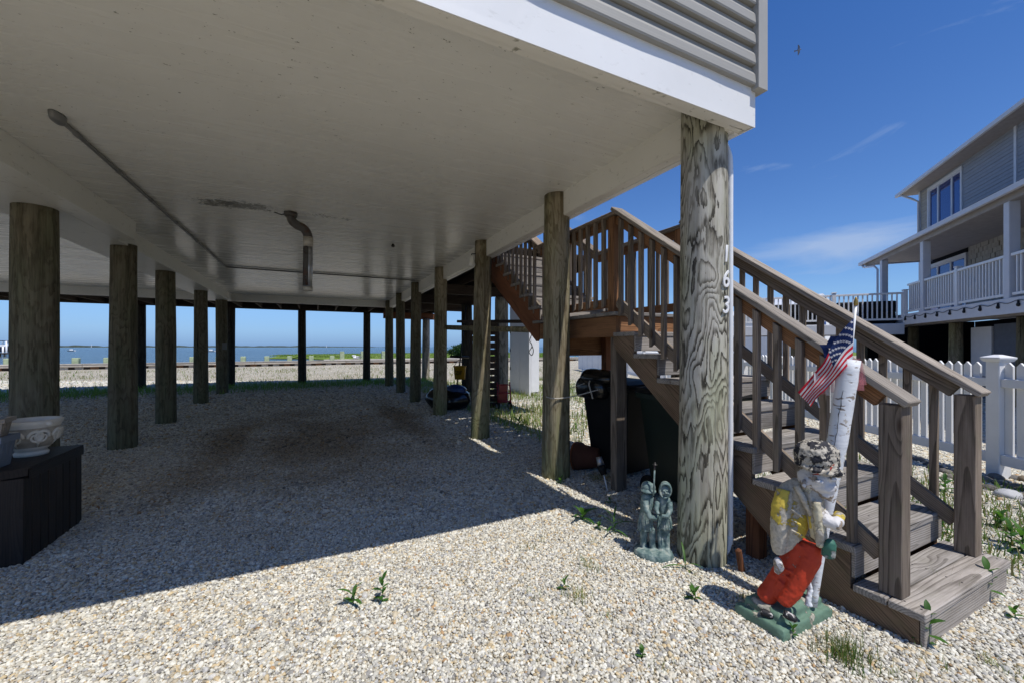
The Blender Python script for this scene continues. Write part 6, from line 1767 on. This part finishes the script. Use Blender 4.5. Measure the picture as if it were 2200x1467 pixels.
weed(1114, 915, .10, 9, 4, "dark weed in the shade between the third and second piles", 1.2)
weed(2180, 1330, .04, 6, 1, "small weed at the right edge beyond the steps", .8)
for i, (px, py) in enumerate(((1150, 880), (1165, 905), (1240, 900), (1262, 925), (1235, 945), (1120, 872), (1270, 890), (1205, 885))):
    c = at_z(px, py); weed((c.x, c.y, 0), 0, random.uniform(.15, .32), 12, 4, "upright leafy weed in the sunlit side yard", 1.3) if False else None
# feathery tufts in the open gravel
def tuft(px, py, n, r, h, mat, label, dryf=.3):
    c = at_z(px, py); P = [(c.x + random.gauss(0, r), c.y + random.gauss(0, r), 0) for _ in range(n)]
    blades("grass_tuft", P, h * .5, h, .0016, mat, .7, M_DRY, dryf, label=label, cat="grass tuft")
tuft(1812, 1412, 260, .05, .11, M_GRASS, "feathery grass tuft on the gravel in front of the steps")
tuft(1240, 1285, 60, .035, .09, M_GRASS, "thin wispy grass tuft on the sunlit gravel", .7)
tuft(1270, 1222, 60, .04, .07, M_GRASS, "thin olive grass tuft near the shadow edge", .6)
tuft(1130, 1180, 50, .04, .05, M_GRASS, "low dry grass tuft close to the shadow edge", .7)
tuft(2040, 1300, 26, .02, .24, M_GRASS, "tall thin grass stems in front of the bottom step", .2)
tuft(1600, 1290, 30, .02, .06, M_GRASS, "short grass tuft left of the statue", .4)
tuft(1290, 1030, 90, .06, .10, M_GRASS, "wispy grass tuft in front of the landing post", .5)
# ground cover: shaded strip behind the house, sparse growth in the sun beyond, side yard
P = []
while len(P) < 9000:
    x, y = random.uniform(-13, 4.6), random.gauss(16.2, .75)
    P.append((x, y, 0))
blades("grass", P, .06, .20, .010, M_GRASS, .6, kind="stuff", label="dark green grass strip along the rear deck posts", cat="grass")
blades("grass", patch(7000, (-22, 14), (17.2, 31)), .05, .16, .010, M_GRASS, .6, M_DRY, .6, kind="stuff", label="sparse dry grass in the sunlit gravel before the bulkhead", cat="grass")
blades("grass", patch(16000, (2.9, 9.5), (4.8, 15)), .04, .22, .007, M_GRASS, .7, M_DRY, .35, kind="stuff", label="patchy green grass in the sunlit side yard", cat="grass")
blades("grass", patch(5000, (3.8, 6.2), (.2, 5.0)), .03, .12, .005, M_GRASS, .7, M_DRY, .35, kind="stuff", label="patchy grass between the steps and the picket fence", cat="grass")
P = []
for _ in range(46):
    px, py = random.choice([(random.uniform(1080, 1500), random.uniform(1190, 1440)), (random.uniform(1150, 1460), random.uniform(1040, 1180)), (random.uniform(1880, 2200), random.uniform(1330, 1466)), (random.uniform(2030, 2200), random.uniform(1120, 1240))])
    c = at_z(px, py)
    for _k in range(random.randint(5, 22)): P.append((c.x + random.gauss(0, .025), c.y + random.gauss(0, .025), 0))
blades("grass", P, .015, .06, .0014, M_GRASS, .9, M_DRY, .35, kind="stuff", label="scattered wisps of fine grass in the front gravel", cat="grass")
lm5 = LM[4]
for i in range(20):
    x, y = random.uniform(3.1, 5.8), random.uniform(4.9, 9.2)
    lab = "upright broad leaved weed among the side yard grass"
    if i == 0:
        w_ = thing("yard_weed", lab, "weed", (x, y, 0), "broad leaved weeds in the side yard")
        for k_ in range(9):
            obj("leaf", lm5, w_, Matrix.Translation((x, y, .02 + .025 * k_)) @ Matrix.Rotation(k_ * 2.4, 4, 'Z') @ Matrix.Rotation(-.75, 4, 'Y') @ Matrix.Scale(1.0, 4))
        w0 = w_; index_kids()
    else:
        copy_tree(w0, None, Matrix.Translation((x, y, 0)) @ Matrix.Rotation(random.uniform(0, 6.28), 4, 'Z') @ Matrix.Scale(random.uniform(.45, .85), 4), WM[w0.name])
